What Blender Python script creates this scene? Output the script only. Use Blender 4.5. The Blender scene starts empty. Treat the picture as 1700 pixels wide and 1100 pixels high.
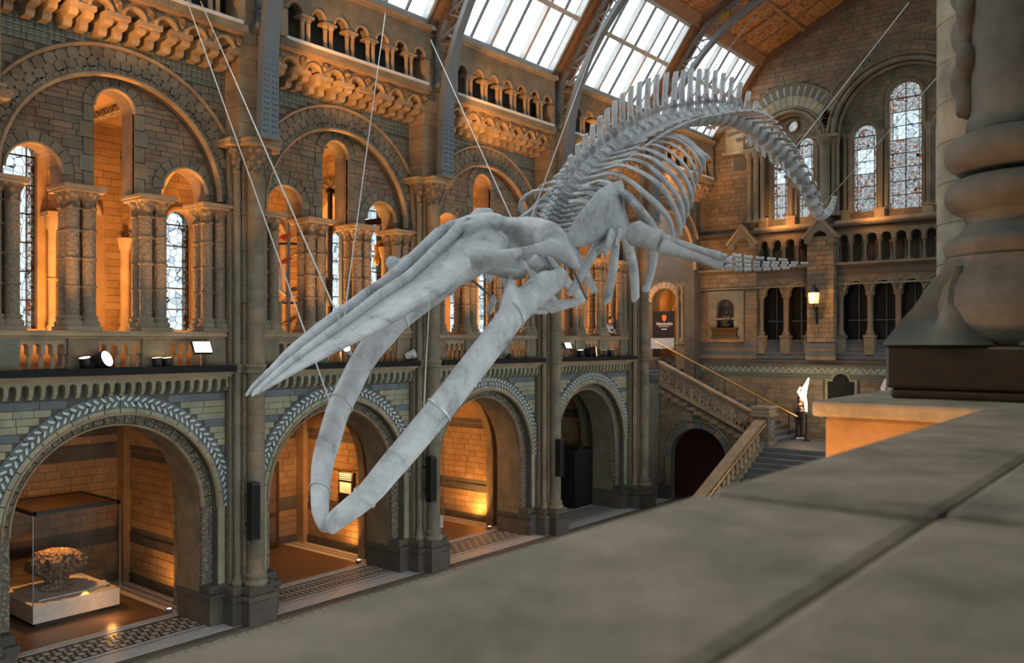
import bpy, bmesh, math, random
from mathutils import Vector, Matrix
from mathutils.geometry import tessellate_polygon
random.seed(7)
SC = bpy.context.scene
COL = SC.collection

# ------------------------------------------------------------------ camera
H = 6.6; F = 1410.0; CX = 850.0; CY = 568.0; TH = math.radians(39.27)
SN = math.sin(TH); CS = math.cos(TH)
cam_d = bpy.data.cameras.new('camera'); cam = bpy.data.objects.new('camera', cam_d); COL.objects.link(cam)
cam.location = (0, 0, H); cam.rotation_euler = (math.pi / 2, 0, TH)
cam_d.sensor_fit = 'HORIZONTAL'; cam_d.sensor_width = 36.0; cam_d.lens = F / 1700 * 36
cam_d.shift_y = (CY - 550) / 1700
cam_d.clip_start = 0.05; cam_d.clip_end = 300
cam_d.dof.use_dof = True; cam_d.dof.focus_distance = 14.5; cam_d.dof.aperture_fstop = 2.4
SC.camera = cam

# ------------------------------------------------------------------ world: one even overcast sky
W = bpy.data.worlds.new('overcast_sky'); SC.world = W; W.use_nodes = True
wn = W.node_tree.nodes; wl = W.node_tree.links
bg = wn['Background']
tc = wn.new('ShaderNodeTexCoord'); nz = wn.new('ShaderNodeTexNoise'); nz.inputs['Scale'].default_value = 2.2; nz.inputs['Detail'].default_value = 4
rp = wn.new('ShaderNodeValToRGB')
rp.color_ramp.elements[0].position = .35; rp.color_ramp.elements[0].color = (.70, .79, .83, 1)
rp.color_ramp.elements[1].position = .7; rp.color_ramp.elements[1].color = (.95, 1, 1, 1)
wl.new(tc.outputs['Generated'], nz.inputs['Vector']); wl.new(nz.outputs['Fac'], rp.inputs['Fac']); wl.new(rp.outputs['Color'], bg.inputs['Color'])
WORLD_STRENGTH = 3.2
bg.inputs['Strength'].default_value = WORLD_STRENGTH
SC.view_settings.view_transform = 'Standard'; SC.view_settings.look = 'None'
SC.view_settings.gamma = 1.0; SC.view_settings.use_curve_mapping = False
SC.view_settings.exposure = 0.45

WARM = (1.0, .43, .11)
def lamp(kind, name, loc, energy, color=WARM, size=.3, aim=None, spot=None, blend=.6, sizey=None):
    d = bpy.data.lights.new(name, kind); o = bpy.data.objects.new(name, d); COL.objects.link(o)
    o.location = loc; d.energy = energy; d.color = color
    if kind == 'AREA':
        d.size = size
        if sizey: d.shape = 'RECTANGLE'; d.size_y = sizey
    else: d.shadow_soft_size = size
    if kind == 'SPOT': d.spot_size = math.radians(spot or 90); d.spot_blend = blend
    if aim is not None:
        v = Vector(aim) - Vector(loc); o.rotation_euler = v.to_track_quat('-Z', 'Y').to_euler()
    return o

# hall constants
WX = -18.0          # face of the left nave wall
XC = -9.31          # axis of the hall
YE = 35.7           # face of the end wall
B = 5.99            # bay
PIER0 = 5.75        # first pier axis
NB = 5
YC = [PIER0 + B * (k + .5) for k in range(-1, NB)]   # YC[1] is the first bay in view
BAYS = range(1, NB + 1)
def bayc(k): return PIER0 + B * (k - .5)

# lamps of the place: warm uplights on the gallery floor, the balcony ledge and the alcove floors; the triforium floods are added
for k in range(1, 5):
    y = bayc(k)
    lamp('AREA', 'gallery_uplight', (-20.9, y, 6.05), 540, size=1.0, aim=(-20.9, y, 9))
for k in range(1, 6):
    y = bayc(k)
    lamp('SPOT', 'ledge_spot', (-16.95, y - 1.9, 6.4), 420, size=.12, aim=(-17.5, y + 1.2, 14.0), spot=75, blend=.8)
    lamp('SPOT', 'ledge_spot', (-16.95, y + .6, 6.4), 300, size=.12, aim=(-17.4, y + 2.0, 14.0), spot=75, blend=.8)
for k, e in ((1, 70), (2, 110), (3, 330), (4, 60)):
    y = bayc(k)
    lamp('SPOT', 'floor_uplight_beam', (-20.35, y + 2.1, .16), e, size=.08, aim=(-21.6, y + 3.0, 2.6), spot=125, blend=.9)
lamp('AREA', 'alcove_light', (-21.4, bayc(1) - .4, 4.6), 18, size=.5, aim=(-21.6, bayc(1) + .3, .5))
lamp('AREA', 'alcove_light', (-21.6, bayc(2) + 1.5, 3.6), 35, size=.3, aim=(-21.6, bayc(2) + 2.8, 1.5))
lamp('AREA', 'alcove_light', (-21.4, bayc(3), 4.6), 90, size=.5, aim=(-21.4, bayc(3) + 1.5, 0.5))
lamp('POINT', 'case_base_light', (-20.2, bayc(1) + .9, .3), 7, size=.1)
lamp('AREA', 'stair_gallery_light', (-20.6, 33.5, 9.6), 90, size=.8, aim=(-20.6, 33.5, 6))
lamp('SPOT', 'parapet_uplight', (-1.9, 3.6, 5.2), 170, size=.05, aim=(-1.3, 4.85, 5.75), spot=120, blend=1)
lamp('SPOT', 'window_sill_light', (-14.2, 34.7, 11.7), 90, size=.1, aim=(-14.0, 35.9, 11.9), spot=130, blend=1)
lamp('SPOT', 'window_sill_light', (-10.4, 34.7, 11.7), 60, size=.1, aim=(-10.2, 36.0, 11.9), spot=130, blend=1)
for k in range(0, 6):     # added unseen floods without fixtures, washing corbels and triforium of the next bay
    yp = PIER0 + B * (k - 1)
    lamp('SPOT', 'triforium_fill', (WX + 2.4, yp + .1, 11.9), 620, size=.1, aim=(WX + .8, yp + 3.5, 14.55), spot=62, blend=.7)
lamp('SPOT', 'niche_light', (-16.7, 34.2, 6.4), 55, size=.1, aim=(-16.7, 35.7, 8.0), spot=120, blend=1)

# ------------------------------------------------------------------ pixel helpers (1700 x 1100 frame)
def onX(x, y, X):
    u = (x - CX) / F; d = X / (CS * u - SN)
    return Vector((X, d * (SN * u + CS), H - (y - CY) / F * d))
def onY(x, y, Y):
    u = (x - CX) / F; d = Y / (SN * u + CS)
    return Vector((d * (CS * u - SN), Y, H - (y - CY) / F * d))
def onZ(x, y, Z):
    d = (H - Z) * F / (y - CY); u = (x - CX) / F
    return Vector((d * (CS * u - SN), d * (SN * u + CS), Z))

# ------------------------------------------------------------------ materials
MATS = {}
def newmat(name):
    m = bpy.data.materials.new(name); m.use_nodes = True
    return m, m.node_tree.nodes, m.node_tree.links, m.node_tree.nodes['Principled BSDF']
def plain(name, col, rough=.6, metal=0.0, noise=.12, scale=6.0, bump=0.0, emit=None, estr=0.0, alpha=None):
    m, n, l, p = newmat(name)
    g = n.new('ShaderNodeNewGeometry')
    t = n.new('ShaderNodeTexNoise'); t.inputs['Scale'].default_value = scale; t.inputs['Detail'].default_value = 5
    l.new(g.outputs['Position'], t.inputs['Vector'])
    mx = n.new('ShaderNodeMix'); mx.data_type = 'RGBA'
    mx.inputs['A'].default_value = tuple(max(0, c * (1 - noise * 2)) for c in col) + (1,)
    mx.inputs['B'].default_value = tuple(min(1, c * (1 + noise * 2)) for c in col) + (1,)
    l.new(t.outputs['Fac'], mx.inputs['Factor']); l.new(mx.outputs['Result'], p.inputs['Base Color'])
    p.inputs['Roughness'].default_value = rough; p.inputs['Metallic'].default_value = metal
    if bump:
        b = n.new('ShaderNodeBump'); b.inputs['Strength'].default_value = bump; b.inputs['Distance'].default_value = .03
        l.new(t.outputs['Fac'], b.inputs['Height']); l.new(b.outputs['Normal'], p.inputs['Normal'])
    if emit:
        p.inputs['Emission Color'].default_value = tuple(emit) + (1,); p.inputs['Emission Strength'].default_value = estr
    MATS[name] = m
    return m
def stone(name, cols, rough=.85, nscale=2.0, fine=14.0, bump=.35, mott=.45):
    """coursed masonry: every loose piece takes its own tint out of cols, plus mottling and grain"""
    m, n, l, p = newmat(name)
    g = n.new('ShaderNodeNewGeometry'); oi = n.new('ShaderNodeObjectInfo')
    a = n.new('ShaderNodeMath'); a.operation = 'ADD'; l.new(g.outputs['Random Per Island'], a.inputs[0]); l.new(oi.outputs['Random'], a.inputs[1])
    fr = n.new('ShaderNodeMath'); fr.operation = 'FRACT'; l.new(a.outputs[0], fr.inputs[0])
    r = n.new('ShaderNodeValToRGB'); el = r.color_ramp.elements
    while len(el) < len(cols): el.new(.5)
    for i, c in enumerate(cols):
        el[i].position = i / max(1, len(cols) - 1); el[i].color = tuple(c) + (1,)
    l.new(fr.outputs[0], r.inputs['Fac'])
    t = n.new('ShaderNodeTexNoise'); t.inputs['Scale'].default_value = nscale; t.inputs['Detail'].default_value = 6; t.inputs['Roughness'].default_value = .65
    l.new(g.outputs['Position'], t.inputs['Vector'])
    r2 = n.new('ShaderNodeValToRGB'); r2.color_ramp.elements[0].position = .3; r2.color_ramp.elements[0].color = (1 - mott,) * 3 + (1,)
    r2.color_ramp.elements[1].position = .7; r2.color_ramp.elements[1].color = (1.15, 1.15, 1.15, 1)
    l.new(t.outputs['Fac'], r2.inputs['Fac'])
    mu = n.new('ShaderNodeMix'); mu.data_type = 'RGBA'; mu.blend_type = 'MULTIPLY'; mu.inputs['Factor'].default_value = 1
    l.new(r.outputs['Color'], mu.inputs['A']); l.new(r2.outputs['Color'], mu.inputs['B'])
    l.new(mu.outputs['Result'], p.inputs['Base Color'])
    t2 = n.new('ShaderNodeTexNoise'); t2.inputs['Scale'].default_value = fine; t2.inputs['Detail'].default_value = 4
    l.new(g.outputs['Position'], t2.inputs['Vector'])
    b = n.new('ShaderNodeBump'); b.inputs['Strength'].default_value = bump; b.inputs['Distance'].default_value = .03
    l.new(t2.outputs['Fac'], b.inputs['Height']); l.new(b.outputs['Normal'], p.inputs['Normal'])
    p.inputs['Roughness'].default_value = rough
    MATS[name] = m
    return m
def carved(name, c1, c2, scale=9.0, depth=.05):
    """stone covered with fine carved relief (too small to pick apart)"""
    m, n, l, p = newmat(name)
    g = n.new('ShaderNodeNewGeometry')
    v = n.new('ShaderNodeTexVoronoi'); v.inputs['Scale'].default_value = scale
    l.new(g.outputs['Position'], v.inputs['Vector'])
    r = n.new('ShaderNodeValToRGB'); r.color_ramp.elements[0].position = .1; r.color_ramp.elements[0].color = tuple(c1) + (1,)
    r.color_ramp.elements[1].position = .55; r.color_ramp.elements[1].color = tuple(c2) + (1,)
    l.new(v.outputs['Distance'], r.inputs['Fac']); l.new(r.outputs['Color'], p.inputs['Base Color'])
    b = n.new('ShaderNodeBump'); b.inputs['Strength'].default_value = 1; b.inputs['Distance'].default_value = depth; b.invert = True
    l.new(v.outputs['Distance'], b.inputs['Height']); l.new(b.outputs['Normal'], p.inputs['Normal'])
    p.inputs['Roughness'].default_value = .8
    MATS[name] = m
    return m
def diaper(name, c1, c2):
    """glazed lozenge tiles, too small to pick apart"""
    m, n, l, p = newmat(name); g = n.new('ShaderNodeNewGeometry'); sp = n.new('ShaderNodeSeparateXYZ'); l.new(g.outputs['Position'], sp.inputs[0])
    h = n.new('ShaderNodeMath'); h.operation = 'ADD'; l.new(sp.outputs['X'], h.inputs[0]); l.new(sp.outputs['Y'], h.inputs[1])
    a = n.new('ShaderNodeMath'); a.operation = 'ADD'; l.new(h.outputs[0], a.inputs[0]); l.new(sp.outputs['Z'], a.inputs[1])
    b = n.new('ShaderNodeMath'); b.operation = 'SUBTRACT'; l.new(h.outputs[0], b.inputs[0]); l.new(sp.outputs['Z'], b.inputs[1])
    cb = n.new('ShaderNodeCombineXYZ'); l.new(a.outputs[0], cb.inputs[0]); l.new(b.outputs[0], cb.inputs[1]); cb.inputs[2].default_value = .05
    ch = n.new('ShaderNodeTexChecker'); ch.inputs['Scale'].default_value = 8.0; ch.inputs['Color1'].default_value = c1 + (1,); ch.inputs['Color2'].default_value = c2 + (1,)
    l.new(cb.outputs[0], ch.inputs['Vector'])
    t = n.new('ShaderNodeTexNoise'); t.inputs['Scale'].default_value = 2.5; l.new(g.outputs['Position'], t.inputs['Vector'])
    mx = n.new('ShaderNodeMix'); mx.data_type = 'RGBA'; mx.inputs['B'].default_value = (.14, .145, .11, 1); l.new(t.outputs['Fac'], mx.inputs['Factor']); l.new(ch.outputs['Color'], mx.inputs['A'])
    l.new(mx.outputs['Result'], p.inputs['Base Color']); p.inputs['Roughness'].default_value = .5
    MATS[name] = m
TAN = (.36, .27, .175); BUFF = (.44, .33, .22); GRN = (.25, .27, .205); BLU = (.17, .20, .215); PINK = (.35, .23, .165); DRK = (.17, .135, .10)
stone('wall_stone', [(0.191, 0.147, 0.099), (0.287, 0.215, 0.133), (0.209, 0.199, 0.142), (0.261, 0.198, 0.125), (0.182, 0.182, 0.144), (0.269, 0.211, 0.138)])
stone('hex_stone', [(0.220, 0.181, 0.123), (0.251, 0.202, 0.135), (0.201, 0.182, 0.134), (0.234, 0.185, 0.123)])
stone('tympanum_stone', [(.20, .14, .09), (.31, .215, .135), (.165, .125, .09), (.225, .20, .14), (.275, .185, .12), (.185, .16, .12)])
stone('pale_stone', [(0.308, 0.298, 0.192), (0.376, 0.357, 0.241), (0.280, 0.289, 0.212), (0.397, 0.339, 0.204), (0.323, 0.323, 0.245)], mott=.3)
stone('blue_stone', [(0.123, 0.147, 0.167), (0.157, 0.181, 0.200), (0.137, 0.151, 0.161)], mott=.3)
stone('buff_stone', [(0.402, 0.286, 0.170), (0.349, 0.243, 0.147), (0.436, 0.320, 0.194), (0.312, 0.244, 0.167)], mott=.35)
stone('pier_stone', [(0.287, 0.214, 0.137), (0.249, 0.220, 0.157), (0.222, 0.203, 0.155), (0.314, 0.227, 0.140)], nscale=1.4, mott=.45)
stone('dark_stone', [(.10, .085, .07), (.13, .11, .09), (.085, .08, .07)], mott=.4)
stone('alcove_brick', [(0.352, 0.226, 0.110), (0.300, 0.184, 0.087), (0.395, 0.260, 0.134), (0.325, 0.209, 0.113)], mott=.3)
stone('end_brick', [(0.288, 0.201, 0.119), (0.235, 0.172, 0.109), (0.322, 0.235, 0.148), (0.206, 0.182, 0.124), (0.263, 0.176, 0.108)], mott=.4)
stone('mortar', [(.10, .09, .075), (.12, .105, .085)], mott=.3)
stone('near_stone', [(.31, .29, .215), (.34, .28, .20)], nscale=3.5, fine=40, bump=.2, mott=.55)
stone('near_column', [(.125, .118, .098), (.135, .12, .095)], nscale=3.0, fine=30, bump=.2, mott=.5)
carved('carved_stone', (.33, .25, .165), (.13, .10, .07), 8)
carved('carved_pale', (.36, .32, .23), (.15, .13, .10), 13)
diaper('diaper_tile', (.24, .26, .195), (.055, .08, .07))
carved('shaft_carved', (.27, .215, .15), (.185, .15, .11), 14, .02)
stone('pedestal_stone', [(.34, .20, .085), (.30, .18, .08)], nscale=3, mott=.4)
plain('white_sill', (.62, .64, .66), .6)
plain('iron', (.17, .205, .235), .5, .2, .08)
plain('rivet', (.13, .155, .18), .5, .3)
plain('black_metal', (.012, .012, .013), .45)
plain('black_cloth', (.006, .006, .007), .9)
plain('timber', (.30, .165, .085), .6, 0, .3, 5, .2)
plain('timber_dark', (.13, .085, .06), .6, 0, .3, 5, .2)
plain('roof_metal', (.42, .44, .45), .5, .1)
plain('dark_floor', (.055, .05, .047), .35, 0, .25, 3)
plain('terrazzo', (.10, .062, .038), .35, 0, 1.1, 17)
plain('white_marble', (.50, .52, .53), .35, 0, .12, 4)
plain('inlay_white', (.42, .43, .40), .5, 0, .15, 20)
plain('inlay_leaf', (.55, .58, .54), .6, 0, .1, 20)
plain('brass', (.62, .42, .18), .3, .9, .05)
plain('stair_grey', (.115, .125, .135), .55, 0, .2, 6)
plain('steel_cable', (.62, .64, .62), .4, .3)
plain('armature', (.26, .27, .29), .4, .6)
plain('plinth_white', (.66, .60, .52), .6)
plain('wood_door', (.06, .03, .016), .4, 0, .3, 8)
plain('lens_white', (.9, .9, .9), .3, emit=(1, .96, .9), estr=2.2)
plain('lens_warm', (.9, .7, .4), .3, emit=(1, .72, .35), estr=3)
plain('glow_lamp', (1, .8, .5), .3, emit=(1, .72, .42), estr=9)
plain('lantern_glow', (1, .7, .3), .3, emit=(1, .5, .13), estr=2.6)
plain('bronze', (.055, .045, .035), .4, .6)
plain('skin', (.42, .25, .17), .5)
plain('cloth_dark', (.018, .017, .018), .9)
plain('cloth_white', (.7, .7, .72), .9)
plain('hair_dark', (.02, .013, .01), .7)
plain('marble_statue', (.72, .72, .70), .4)
plain('print_white', (.8, .8, .8), .7)
plain('print_orange', (.8, .18, .03), .7)
plain('print_grey', (.35, .40, .45), .7)
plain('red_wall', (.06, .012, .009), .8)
plain('gold', (.55, .38, .08), .35, .6)
plain('feather_red', (.45, .06, .03), .8); plain('feather_yellow', (.6, .38, .05), .8); plain('feather_brown', (.22, .11, .05), .8)
plain('feather_blue', (.25, .36, .55), .8); plain('feather_black', (.02, .018, .016), .8); plain('twig', (.40, .34, .26), .8)

def bone_mat():
    m, n, l, p = newmat('bone')
    g = n.new('ShaderNodeNewGeometry'); oi = n.new('ShaderNodeObjectInfo')
    t = n.new('ShaderNodeTexNoise'); t.inputs['Scale'].default_value = 2.2; t.inputs['Detail'].default_value = 9; t.inputs['Roughness'].default_value = .68; t.inputs['Distortion'].default_value = .6
    l.new(g.outputs['Position'], t.inputs['Vector'])
    r = n.new('ShaderNodeValToRGB'); el = r.color_ramp.elements
    el[0].position = .26; el[0].color = (.15, .16, .17, 1); el[1].position = .70; el[1].color = (.76, .79, .82, 1)
    e = el.new(.46); e.color = (.53, .555, .585, 1)
    l.new(t.outputs['Fac'], r.inputs['Fac'])
    l.new(r.outputs['Color'], p.inputs['Base Color'])
    t2 = n.new('ShaderNodeTexNoise'); t2.inputs['Scale'].default_value = 16; t2.inputs['Detail'].default_value = 6
    l.new(g.outputs['Position'], t2.inputs['Vector'])
    b = n.new('ShaderNodeBump'); b.inputs['Strength'].default_value = .35; b.inputs['Distance'].default_value = .03
    l.new(t2.outputs['Fac'], b.inputs['Height']); l.new(b.outputs['Normal'], p.inputs['Normal'])
    p.inputs['Roughness'].default_value = .5
    MATS['bone'] = m
bone_mat()
def glass_mat(name, tint, gloss=.06):
    m, n, l, p = newmat(name); n.remove(p)
    out = n['Material Output']; tr = n.new('ShaderNodeBsdfTransparent'); tr.inputs['Color'].default_value = tuple(tint) + (1,)
    gl = n.new('ShaderNodeBsdfGlossy'); gl.inputs['Roughness'].default_value = .05
    mx = n.new('ShaderNodeMixShader'); mx.inputs['Fac'].default_value = gloss
    l.new(tr.outputs[0], mx.inputs[1]); l.new(gl.outputs[0], mx.inputs[2]); l.new(mx.outputs[0], out.inputs['Surface'])
    MATS[name] = m
glass_mat('clear_glass', (.96, .97, .98), .05)
glass_mat('roof_glass', (.93, .96, .98), .04)
def leaded(name, scale, white, cols, amount, leadw):
    """leaded lights: clear quarries, some coloured ones, dark cames between"""
    m, n, l, p = newmat(name); n.remove(p); out = n['Material Output']
    g = n.new('ShaderNodeNewGeometry')
    v = n.new('ShaderNodeTexVoronoi'); v.inputs['Scale'].default_value = scale; v.feature = 'DISTANCE_TO_EDGE'; v.inputs['Randomness'].default_value = .55
    v2 = n.new('ShaderNodeTexVoronoi'); v2.inputs['Scale'].default_value = scale; v2.inputs['Randomness'].default_value = .55
    l.new(g.outputs['Position'], v.inputs['Vector']); l.new(g.outputs['Position'], v2.inputs['Vector'])
    sp = n.new('ShaderNodeSeparateColor'); l.new(v2.outputs['Color'], sp.inputs[0])
    r = n.new('ShaderNodeValToRGB'); r.color_ramp.interpolation = 'CONSTANT'; el = r.color_ramp.elements
    el[0].position = 0; el[0].color = tuple(white) + (1,); el[1].position = 1 - amount; el[1].color = tuple(cols[0]) + (1,)
    for i, c in enumerate(cols[1:]):
        e = el.new(1 - amount + amount * (i + 1) / len(cols)); e.color = tuple(c) + (1,)
    l.new(sp.outputs[0], r.inputs['Fac'])
    st = n.new('ShaderNodeMath'); st.operation = 'GREATER_THAN'; st.inputs[1].default_value = leadw; l.new(v.outputs['Distance'], st.inputs[0])
    tr = n.new('ShaderNodeBsdfTransparent'); l.new(r.outputs['Color'], tr.inputs['Color'])
    df = n.new('ShaderNodeBsdfDiffuse'); df.inputs['Color'].default_value = (.03, .03, .03, 1)
    mx = n.new('ShaderNodeMixShader'); l.new(st.outputs[0], mx.inputs['Fac']); l.new(df.outputs[0], mx.inputs[1]); l.new(tr.outputs[0], mx.inputs[2])
    l.new(mx.outputs[0], out.inputs['Surface'])
    MATS[name] = m
leaded('quarry_glass', 5.0, (.50, .53, .545), [(.46, .49, .51), (.40, .43, .45)], .4, .018)
leaded('stained_glass', 9.0, (.38, .38, .385), [(.36, .34, .33), (.33, .20, .17), (.34, .30, .27), (.28, .32, .33)], .35, .018)
leaded('stained_border', 12.0, (.42, .41, .40), [(.30, .12, .10), (.38, .30, .26), (.30, .33, .32), (.38, .36, .33)], .4, .026)
def gilt_panel():
    m, n, l, p = newmat('ceiling_panel')
    g = n.new('ShaderNodeNewGeometry'); v = n.new('ShaderNodeTexNoise'); v.inputs['Scale'].default_value = 3.4; v.inputs['Detail'].default_value = 7; v.inputs['Distortion'].default_value = 2.2
    l.new(g.outputs['Position'], v.inputs['Vector'])
    r = n.new('ShaderNodeValToRGB'); el = r.color_ramp.elements; el[0].position = .35; el[0].color = (.16, .07, .03, 1); el[1].position = .62; el[1].color = (.50, .27, .09, 1)
    e = el.new(.5); e.color = (.34, .17, .06, 1)
    l.new(v.outputs['Fac'], r.inputs['Fac']); l.new(r.outputs['Color'], p.inputs['Base Color']); p.inputs['Roughness'].default_value = .5
    MATS['ceiling_panel'] = m
gilt_panel()

# ------------------------------------------------------------------ mesh building
class Fr:
    """a wall frame: s along the wall, z up, o outwards from the wall face"""
    def __init__(self, kind, s0=0.0): self.k = kind; self.s0 = s0
    def __call__(self, s, z, o):
        if self.k == 'L': return (WX + o, self.s0 + s, z)
        if self.k == 'E': return (self.s0 + s, YE - o, z)
        if self.k == 'S': return (self.s0 + s, 31.9 - o, z)       # stair wall
        if self.k == 'XZ': return (s, self.s0 - o, z)             # facing -Y at y = s0
        if self.k == 'YZ': return (self.s0 + o, s, z)             # facing +X at x = s0
class MB:
    def __init__(self): self.v = []; self.f = []
    def add(self, vs, fs):
        b = len(self.v); self.v += [tuple(p) for p in vs]; self.f += [tuple(b + i for i in f) for f in fs]
    def hexa(self, p): self.add(p, [(0, 3, 2, 1), (4, 5, 6, 7), (0, 1, 5, 4), (1, 2, 6, 5), (2, 3, 7, 6), (3, 0, 4, 7)])
    def box(self, a, b):
        (x0, y0, z0), (x1, y1, z1) = a, b
        self.hexa([(x0, y0, z0), (x1, y0, z0), (x1, y1, z0), (x0, y1, z0), (x0, y0, z1), (x1, y0, z1), (x1, y1, z1), (x0, y1, z1)])
    def fbox(self, fr, s0, s1, z0, z1, o0, o1):
        self.hexa([fr(s0, z0, o0), fr(s1, z0, o0), fr(s1, z0, o1), fr(s0, z0, o1), fr(s0, z1, o0), fr(s1, z1, o0), fr(s1, z1, o1), fr(s0, z1, o1)])
    def obox(self, c, ax, ay, az, hx, hy, hz):
        c = Vector(c); X = Vector(ax) * hx; Y = Vector(ay) * hy; Z = Vector(az) * hz
        self.hexa([c - X - Y - Z, c + X - Y - Z, c + X + Y - Z, c - X + Y - Z, c - X - Y + Z, c + X - Y + Z, c + X + Y + Z, c - X + Y + Z])
    def beam(self, p, q, w, h, up=(0, 0, 1)):
        p = Vector(p); q = Vector(q); t = (q - p).normalized(); s = t.cross(Vector(up))
        if s.length < 1e-4: s = t.cross(Vector((1, 0, 0)))
        s.normalize(); n = s.cross(t)
        self.obox((p + q) / 2, t, s, n, (q - p).length / 2, w / 2, h / 2)
    def prism(self, fr, poly, o0, o1, holes=()):
        loops = [list(poly)] + [list(h) for h in holes]
        tris = tessellate_polygon([[Vector((a, b, 0)) for a, b in lp] for lp in loops])
        flat = [q for lp in loops for q in lp]; n = len(flat)
        vs = [fr(a, b, o1) for a, b in flat] + [fr(a, b, o0) for a, b in flat]
        fs = [tuple(t) for t in tris] + [tuple(i + n for i in reversed(t)) for t in tris]
        k = 0
        for lp in loops:
            m = len(lp)
            for i in range(m): a = k + i; b = k + (i + 1) % m; fs.append((a, b, b + n, a + n))
            k += m
        self.add(vs, fs)
    def loft(self, rings, cap=True, close=True):
        n = len(rings[0]); vs = [p for r in rings for p in r]; fs = []
        for i in range(len(rings) - 1):
            for j in range(n if close else n - 1):
                a = i * n + j; b = i * n + (j + 1) % n; fs.append((a, b, b + n, a + n))
        if cap: fs.append(tuple(range(n - 1, -1, -1))); fs.append(tuple(range((len(rings) - 1) * n, len(rings) * n)))
        self.add(vs, fs)
    def lathe(self, prof, c, seg=16):
        self.loft([[(c[0] + r * math.cos(2 * math.pi * j / seg), c[1] + r * math.sin(2 * math.pi * j / seg), c[2] + z) for j in range(seg)] for r, z in prof])
    def tube(self, pts, rad, seg=8, flat=1.0, ref=None):
        pts = [Vector(p) for p in pts]; n = len(pts)
        if not hasattr(rad, '__len__'): rad = [rad] * n
        rings = []; prev = Vector(ref) if ref is not None else None
        for i in range(n):
            t = (pts[min(i + 1, n - 1)] - pts[max(i - 1, 0)]).normalized()
            if prev is None: prev = Vector((0, 0, 1)) if abs(t.z) < .9 else Vector((1, 0, 0))
            a = prev - t * prev.dot(t)
            if a.length < 1e-5: a = t.orthogonal()
            a.normalize(); b = t.cross(a)
            if ref is None: prev = a
            rings.append([pts[i] + a * (rad[i] * math.cos(2 * math.pi * j / seg)) + b * (rad[i] * flat * math.sin(2 * math.pi * j / seg)) for j in range(seg)])
        self.loft(rings)
    def ball(self, c, r, seg=12, rings=8, ax=None):
        c = Vector(c); r = r if hasattr(r, '__len__') else (r, r, r); R = ax or Matrix.Identity(3)
        out = []
        for i in range(rings + 1):
            th = math.pi * (i if 0 < i < rings else (.04 if i == 0 else rings - .04)) / rings
            out.append([c + R @ Vector((r[0] * math.sin(th) * math.cos(2 * math.pi * j / seg), r[1] * math.sin(th) * math.sin(2 * math.pi * j / seg), r[2] * math.cos(th))) for j in range(seg)])
        self.loft(out)
    def mesh(self, name, mat, smooth=0):
        me = bpy.data.meshes.new(name); me.from_pydata(self.v, [], self.f)
        for m in (mat if isinstance(mat, (list, tuple)) else [mat]): me.materials.append(MATS[m])
        if smooth:
            me.polygons.foreach_set('use_smooth', [True] * len(me.polygons)); me.set_sharp_from_angle(angle=math.radians(smooth))
        me.update()
        return me
    def build(self, name, mat, parent=None, smooth=0, bevel=0):
        o = bpy.data.objects.new(name, self.mesh(name, mat, smooth)); COL.objects.link(o)
        if bevel:
            b = o.modifiers.new('edge', 'BEVEL'); b.width = bevel; b.segments = 2; b.limit_method = 'ANGLE'; b.angle_limit = math.radians(40)
        if parent is not None: child(o, parent)
        return o
def child(o, parent):
    o.parent = parent; o.matrix_parent_inverse = Matrix.Translation(parent.location).inverted() if parent.rotation_euler.z == 0 else (Matrix.Translation(parent.location) @ parent.rotation_euler.to_matrix().to_4x4()).inverted()
def tag(o, label, cat, group=None):
    o['label'] = label; o['category'] = cat
    if group: o['group'] = group
    return o
def thing(name, label, cat, loc=(0, 0, 0), group=None):
    o = bpy.data.objects.new(name, None); COL.objects.link(o); o.location = loc; o.empty_display_size = .1
    return tag(o, label, cat, group)
def struct(name, loc=(0, 0, 0)):
    o = bpy.data.objects.new(name, None); COL.objects.link(o); o.location = loc; o['kind'] = 'structure'; o.empty_display_size = .1
    return o
def dup(root, off, label=None, group=None, cat=None):
    r = root.copy(); COL.objects.link(r); r.location = Vector(root.location) + Vector(off)
    if label: r['label'] = label
    if group: r['group'] = group
    for ch in list(root.children):
        c = ch.copy(); COL.objects.link(c); c.parent = r; c.matrix_parent_inverse = ch.matrix_parent_inverse.copy()
        for g in list(ch.children):
            d = g.copy(); COL.objects.link(d); d.parent = c; d.matrix_parent_inverse = g.matrix_parent_inverse.copy()
    return r
def shift(o, parent, off):
    """a copy of a part, moved, sharing its mesh"""
    c = o.copy(); COL.objects.link(c); c.location = Vector(o.location) + Vector(off); c.parent = parent
    for g in list(o.children):
        d = g.copy(); COL.objects.link(d); d.parent = c
    return c
def arch(c, h, z0, zs, n=16, rise=None):
    """outline of an arched opening, clockwise from bottom left"""
    rise = rise or h
    return [(c - h, z0)] + [(c - h * math.cos(math.pi * i / n), zs + rise * math.sin(math.pi * i / n)) for i in range(n + 1)] + [(c + h, z0)]
def notched(s0, s1, z0, z1, notches):
    """plate outline with arched notches cut up from the bottom edge; notches: (c, h, zs)"""
    p = [(s0, z0)]
    for c, h, zs in notches: p += arch(c, h, z0, zs)
    return p + [(s1, z0), (s1, z1), (s0, z1)]
UNIT = {}
def unit_brick(mat):
    if mat not in UNIT:
        m = MB(); e = .06
        a = [(-.5, 0, -.5), (.5, 0, -.5), (.5, 0, .5), (-.5, 0, .5)]
        m.hexa([(-.5, -.5, -.5), (.5, -.5, -.5), (.5, .5, -.5), (-.5, .5, -.5), (-.5, -.5, .5), (.5, -.5, .5), (.5, .5, .5), (-.5, .5, .5)])
        UNIT[mat] = m.mesh('brick', mat)
    return UNIT[mat]
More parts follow.
